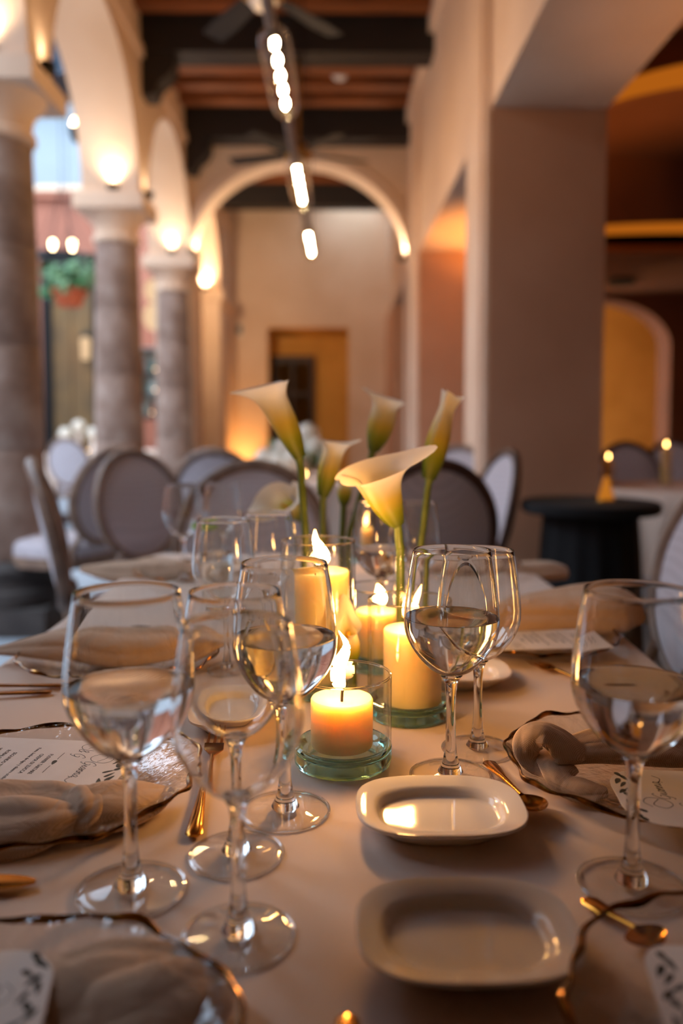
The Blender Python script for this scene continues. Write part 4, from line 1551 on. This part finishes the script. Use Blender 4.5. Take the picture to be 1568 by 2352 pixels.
# ---------------------------------------------------------------- gold cutlery
def cutlery(kind, p0, p1, label, tiltz=0.0, length=None):
    """handle end at p0, head end at p1"""
    a, b = Vector(p0), Vector(p1)
    v = b - a
    L_ = length or v.length
    t = thing('dessert_' + kind if kind != 'knife' else 'table_knife', label, 'cutlery', a, 0, 'gold cutlery')
    t.rotation_euler = v.to_track_quat('X', 'Z').to_euler()
    hl = L_ * (.68 if kind != 'knife' else .55)
    P = [(0, 0, .0014), (.004, 0, .0016), (.02, 0, .0022), (hl * .5, 0, .0030), (hl * .85, 0, .0042), (hl, 0, .0050)]
    MB().tube(P, [.0022, .0030, .0030, .0022, .0019, .0020], 12, flat=[(2.0, .5), (2.3, .6), (2.1, .6), (1.5, .8), (1.2, 1.0), (1.3, .9)]).build('handle', 'gold', t)
    hd = L_ - hl
    if kind == 'spoon':
        def fn(u, w):
            x = hl - .001 + hd * u
            wd = .0145 * math.sin(PI * min(1, u ** .8 * .98 + .02)) ** .75 + .0012
            y = wd * (w * 2 - 1)
            z = .005 - .0055 * math.sin(PI * u) * (1 - (w * 2 - 1) ** 2) + tiltz * u
            return (x, y, z)
        MB().grid(fn, 14, 10, .0009).build('bowl', 'gold', t)
    elif kind == 'fork':
        def fn(u, w):
            x = hl - .001 + hd * .5 * u
            wd = .0025 + .0085 * min(1, u * 1.6) ** 1.4
            return (x, wd * (w * 2 - 1), .005 - .002 * math.sin(PI * u))
        MB().grid(fn, 8, 6, .0012).build('root', 'gold', t)
        for k in range(3):
            y = (k - 1) * .0078
            MB().tube([(hl + hd * .47, y, .0050), (hl + hd * .75, y, .0036), (hl + hd, y * .95, .0058)], [.0016, .0014, .0007], 8, flat=(1.1, .7)).build('tine', 'gold', t)
    else:
        def fn(u, w):
            x = hl - .001 + hd * u
            wd = .009 * (1 - .75 * u ** 4)
            return (x, wd * (w * 2 - 1) + .002, .0046 - .0020 * u)
        MB().grid(fn, 12, 4, .0012).build('blade', 'gold', t)
    return t


zc = TZ + .002
cutlery('fork', T(444, 1925, zc), T(492, 1692, zc), 'gold dessert fork beside the left charger, handle toward the camera')
cutlery('spoon', T(1120, 1752, zc), T(1240, 1888, zc + .002), 'gold dessert spoon between the white dish and the right charger', .004)
cutlery('spoon', T(1345, 2068, zc), T(1520, 2190, zc), 'blurred gold spoon under the right water goblet')
cutlery('spoon', T(800, 2338, zc), T(770, 2700, zc), 'gold spoon handle end poking in at the bottom edge')
cutlery('knife', T(-230, 2052, zc), T(84, 2036, zc), 'gold knife tip at the left edge, below the left charger')
cutlery('knife', T(150, 1577, zc), T(-180, 1589, zc), 'gold knife beyond the left charger, upper of the pair')
cutlery('spoon', T(118, 1592, zc), T(-190, 1612, zc), 'gold spoon beyond the left charger, lower of the pair')
cutlery('fork', T(1420, 1600, zc), T(1218, 1524, zc), 'gold fork right of the far white dish')


# ================================================================ chairs
def chair(label, loc, rz, frame='taupe_wood'):
    """oval-back chair facing local +x"""
    t = thing('oval_back_chair', label, 'chair', loc, rz, 'oval-back upholstered chairs')
    # seat
    s_ = MB()
    lv = [(.94, .40), (1.0, .405), (1.0, .44), (.98, .465), (.9, .485), (.6, .50), (.2, .505)]
    n = 40
    vs, fs = [], []
    for sc, z in lv:
        for k in range(n):
            a = 2 * PI * k / n
            c, q = math.cos(a), math.sin(a)
            w = (abs(c) ** 3 + abs(q) ** 3) ** (-1 / 3)
            vs.append((.235 * c * w * sc + .0, (.235 + .02 * c) * q * w * sc, z))
    for i in range(len(lv) - 1):
        for k in range(n):
            fs.append((i * n + k, i * n + (k + 1) % n, (i + 1) * n + (k + 1) % n, (i + 1) * n + k))
    fs.append(tuple(range(n - 1, -1, -1)))
    fs.append(tuple((len(lv) - 1) * n + k for k in range(n)))
    s_.add(vs, fs)
    s_.build('seat', 'linen', t, angle=50)
    fr = MB()
    vs, fs = [], []
    for sc, z in ((1.0, .345), (1.04, .35), (1.04, .40), (1.0, .405), (.9, .405), (.9, .345)):
        for k in range(n):
            a = 2 * PI * k / n
            c, q = math.cos(a), math.sin(a)
            w = (abs(c) ** 3 + abs(q) ** 3) ** (-1 / 3)
            vs.append((.235 * c * w * sc, (.235 + .02 * c) * q * w * sc, z))
    for i in range(6):
        for k in range(n):
            fs.append((i * n + k, i * n + (k + 1) % n, ((i + 1) % 6) * n + (k + 1) % n, ((i + 1) % 6) * n + k))
    fr.add(vs, fs)
    fr.build('seat_rail', frame, t, angle=40)
    for sx, sy in ((.19, .2), (.19, -.2), (-.2, .18), (-.2, -.18)):
        MB().lathe([(0, 0), (.012, 0), (.014, .02), (.012, .03), (.024, .30), (.028, .31), (.024, .325), (.027, .35), (0, .35)], 14, c=(sx, sy, 0)).build('leg', frame, t)
    # oval back, leaning
    lean = .20

    def bp(a, rx, rz_, off):
        y = rx * math.sin(a)
        z = .715 + rz_ * math.cos(a)
        x = -.235 - lean * (z - .46) - .035 * (1 - (y / .24) ** 2) + off
        return Vector((x, y, z))
    m = MB()
    m_n = 44
    P = [bp(2 * PI * k / m_n, .218, .240, 0) for k in range(m_n)]
    vs, fs = [], []
    for k in range(m_n):
        a = 2 * PI * k / m_n
        out = (bp(a, .228, .250, 0) - bp(a, .208, .230, 0)).normalized()
        for j in range(8):
            b = 2 * PI * j / 8
            vs.append(P[k] + out * (.021 * math.cos(b)) + Vector((1, 0, lean)).normalized() * (.022 * math.sin(b)))
    for k in range(m_n):
        for j in range(8):
            k2, j2 = (k + 1) % m_n, (j + 1) % 8
            fs.append((k * 8 + j, k2 * 8 + j, k2 * 8 + j2, k * 8 + j2))
    m.add(vs, fs)
    m.build('back_frame', frame, t)

    def pad(off, puff, nm, sgn):
        mm = MB()
        vs, fs = [], []
        for i in range(7):
            q = (6 - i) / 6
            for k in range(m_n):
                p = bp(2 * PI * k / m_n, .205 * q, .227 * q, off + sgn * puff * (1 - q ** 3))
                vs.append(p)
                if q == 0:
                    break
        for i in range(5):
            for k in range(m_n):
                fs.append((i * m_n + k, i * m_n + (k + 1) % m_n, (i + 1) * m_n + (k + 1) % m_n, (i + 1) * m_n + k))
        c = len(vs) - 1
        for k in range(m_n):
            fs.append((5 * m_n + k, 5 * m_n + (k + 1) % m_n, c))
        mm.add(vs, fs)
        mm.build(nm, 'linen', t)
    pad(.010, .022, 'back_pad', 1)
    pad(-.010, .008, 'back_lining', -1)
    for sy in (-.15, .15):
        MB().tube([(-.215, sy * 1.15, .36), (-.235, sy * 1.1, .46), (-.25, sy * .8, .53)], [.02, .018, .017], 10).build('back_post', frame, t)
    return t


c0 = chair('oval-back chair with grey pad facing the table, left beyond the rolled napkins', (0, 0, 0), R(-42))
G0 = lambda px, y: Vector((D(px, 1100, y).x, y, 0))


def by_back(px, y, rz):
    """seat position so that the chair's back stands at the given place"""
    b = G0(px, y)
    return b + Vector((math.cos(rz), math.sin(rz), 0)) * .28


c0.location = by_back(325, 3.75, R(-42))
for px, y, rz, lab in ((235, 4.30, R(152), 'oval-back chair turned away to the left, behind the grey padded one'),
                       (138, 2.78, R(17), 'chair seen edge-on left of the head of the long table'),
                       (575, 2.47, R(-90), 'rounded chair back at the far head of the long table'),
                       (500, 4.12, R(85), 'chair arc behind the head chair, left of the white flowers'),
                       (1043, 4.60, R(-120), 'oval-back chair with pale bluish pad before the right pier'),
                       (1600, 1.92, R(180), 'chair tucked in at the right side of the long table, cut by the right edge'),
                       (160, 8.4, R(82), 'pinkish oval chair back at the courtyard table')):
    dup(c0, by_back(px, y, rz), rz, lab)
c1 = chair('dark wooden oval-back chair in front of the right pier', (0, 0, 0), R(190), 'brown_wood')
c1.location = by_back(1128, 3.80, R(190))
for px, y, rz, lab in ((985, 2.75, R(95), 'dark oval-back chair behind the calla stems, turned away'),
                       (1445, 5.62, R(-90), 'dark round chair back at the side room table'),
                       (1548, 6.3, R(-100), 'dark chair back at the right edge in the side room')):
    dup(c1, by_back(px, y, rz), rz, lab)


# ================================================================ other tables and what stands on them
def round_table(x, y, r, label, clabel):
    t = thing('round_table', label, 'table', (x, y, 0))
    MB().lathe([(0, .715), (r - .015, .715), (r - .012, .73), (r - .015, .744), (0, .744)], 48).build('table_top', 'brown_wood', t, angle=40)
    MB().lathe([(0, 0), (.24, 0), (.24, .03), (.06, .06), (.05, .6), (.1, .715), (0, .715)], 24).build('pedestal', 'brown_wood', t, angle=40)
    draped_cloth('tablecloth', x - r, x + r, y - r, y + r, TZ, .32, .02, clabel, rnd=True)


round_table(-.20, 5.30, .62, 'round table with white flowers beyond the long table', 'white cloth on the round table with the flower bowl')
round_table(-3.0, 9.6, .6, 'round courtyard table between first and second columns', 'white cloth on the courtyard table by the first column')
round_table(-2.62, 11.4, .45, 'round courtyard table seen between second and third columns', 'pale cloth on the courtyard table behind the second column')
round_table(1.98, 4.40, .50, 'round table in the amber side room', 'dim pinkish cloth on the side room table')


def small_candle(p, h, label):
    c = thing('tealight', label, 'candle', p, 0, 'small candles on the far tables')
    MB().lathe([(0, 0), (.03, 0), (.034, .01), (.036, .09), (.034, .09), (.031, .012), (0, .012)], 20).build('cup', 'cyl', c, angle=40)
    MB().lathe([(0, .0125), (.026, .0125), (.026, h - .022), (0, h - .024)], 18).build('wax', 'wax', c)
    MB().lathe([(0, h - .014), (.005, h - .006), (.004, h + .006), (0, h + .016)], 12).build('flame', 'far_flame', c)
    return c


sc0 = None
for px, py, y, lab in ((627, 1085, 5.05, 'bright small candle left of the tall calla stem, before white flowers'), (703, 1062, 5.3, 'small candle right of the tall calla stem, upper of two'),
                       (700, 1088, 4.95, 'small candle right of the tall calla stem, lower of two'), (127, 1029, 9.4, 'small candle at left on the courtyard table'),
                       (202, 1037, 9.5, 'small candle in the middle of the courtyard table'), (227, 1028, 9.7, 'small candle right on the courtyard table by the second column'),
                       (1397, 1048, 4.58, 'bright small candle on the side room table beside the pier'), (1530, 1020, 4.5, 'faint candle at the right of the side room table')):
    p = D(px, py, y)
    h = p.z - TZ
    q = Vector((p.x, p.y, TZ))
    small_candle(q, h, lab)

# white flowers on the round table
fb = thing('flower_bowl', 'bowl of white hydrangeas on the round table beyond the callas', 'flowers', (D(668, 1050, 5.35).x, 5.35, TZ + .001))
MB().lathe([(0, 0), (.07, 0), (.11, .05), (.13, .12), (.122, .12), (.10, .055), (0, .02)], 28).build('bowl', 'white_porcelain', fb)


def hydrangea(mb, c, r):
    for _ in range(120):
        d_ = Vector((random.gauss(0, 1), random.gauss(0, 1), random.gauss(.3, 1))).normalized()
        p = Vector(c) + d_ * r * random.uniform(.85, 1.0)
        e = d_.orthogonal().normalized()
        e.rotate(Matrix.Rotation(random.random() * 6.28, 3, d_))
        f = d_.cross(e)
        s_ = r * .24
        mb.add([p, p + (e + f) * s_ * .6 + d_ * s_ * .1, p + e * s_ * 1.2, p + (e - f) * s_ * .6 + d_ * s_ * .1], [(0, 1, 2, 3)])
    mb.lathe([(0, -r * .85), (r * .6, -r * .6), (r * .85, 0), (r * .6, r * .6), (0, r * .85)], 12, c=c)


for px, py, y, r in ((610, 1058, 5.30, 0.083), (645, 1042, 5.40, 0.094), (672, 1056, 5.20, 0.077), (705, 1000, 5.45, 0.083), (722, 1030, 5.35, 0.077), (688, 1040, 5.45, 0.088), (640, 1062, 5.25, 0.077), (745, 1060, 5.35, 0.072)):
    p = D(px, py, y) - fb.location
    m = MB()
    hydrangea(m, p, r)
    m.build('bloom', 'white_flower', fb, smooth=False)
m = MB()
for px, py in ((620, 1046), (690, 1046), (735, 1042), (660, 1048)):
    leafblob(m, D(px, py, 5.35) - fb.location, (.07, .06, .05), 26, .04)
tag(m.build('greenery', 'leaf', fb), kind='stuff')
# flowers on the courtyard table
for k, (px, py, y, lab) in enumerate(((150, 1003, 9.8, 'low pale flower bunch left on the courtyard table'), (180, 985, 9.9, 'tallest pale flower bunch on the courtyard table'), (214, 1002, 9.8, 'pale bluish flower bunch nearest the second column'))):
    p = D(px, py, y)
    v = thing('flower_vase', lab, 'flowers', (p.x, p.y, TZ), 0, 'pale flowers on the courtyard table')
    MB().lathe([(0, 0), (.03, 0), (.04, .04), (.022, p.z - TZ - .03), (.03, p.z - TZ), (.025, p.z - TZ), (0, .03)], 18).build('vase', 'white_porcelain', v)
    m = MB()
    hydrangea(m, (0, 0, p.z - TZ + .03), .085)
    m.build('bloom', 'white_flower', v, smooth=False)

# black covered side table, amber lamp cone on it
bt = thing('cocktail_table', 'black-covered round side table in front of the right pier', 'table', (D(1355, 1150, 3.6).x, 3.6, 0))
MB().lathe([(0, .70), (.285, .70), (.297, .712), (.297, .742), (.285, .75), (0, .75)], 48).build('top', 'black_cloth', bt, angle=40)
m = MB()
n = 96
vs, fs = [], []
for r_, z in ((.20, .70), (.212, .5), (.222, .25), (.235, .004)):
    for k in range(n):
        a = 2 * PI * k / n
        w = r_ * (1 + .035 * math.sin(14 * a) * (1.1 - z))
        vs.append((w * math.cos(a), w * math.sin(a), z))
for i in range(3):
    for k in range(n):
        fs.append((i * n + k, (i + 1) * n + k, (i + 1) * n + (k + 1) % n, i * n + (k + 1) % n))
m.add(vs, fs)
m.build('skirt', 'black_cloth', bt)
al = thing('amber_lamp', 'small amber glass cone lamp standing on the black side table', 'lamp', D(1391, 1147, 3.55).xy.to_3d() + Vector((0, 0, .75)))
MB().lathe([(0, .012), (.034, .012), (.030, .03), (.016, .085), (.009, .11), (0, .112)], 24).build('shade', 'amber_glow', al, angle=40)
MB().lathe([(0, 0), (.036, 0), (.038, .006), (.034, .012), (0, .012)], 24).build('base', 'brass', al)
lamp('amber_lamp_light', 'POINT', (0, -.02, .16), .25, (1, .45, .12), .03, al)
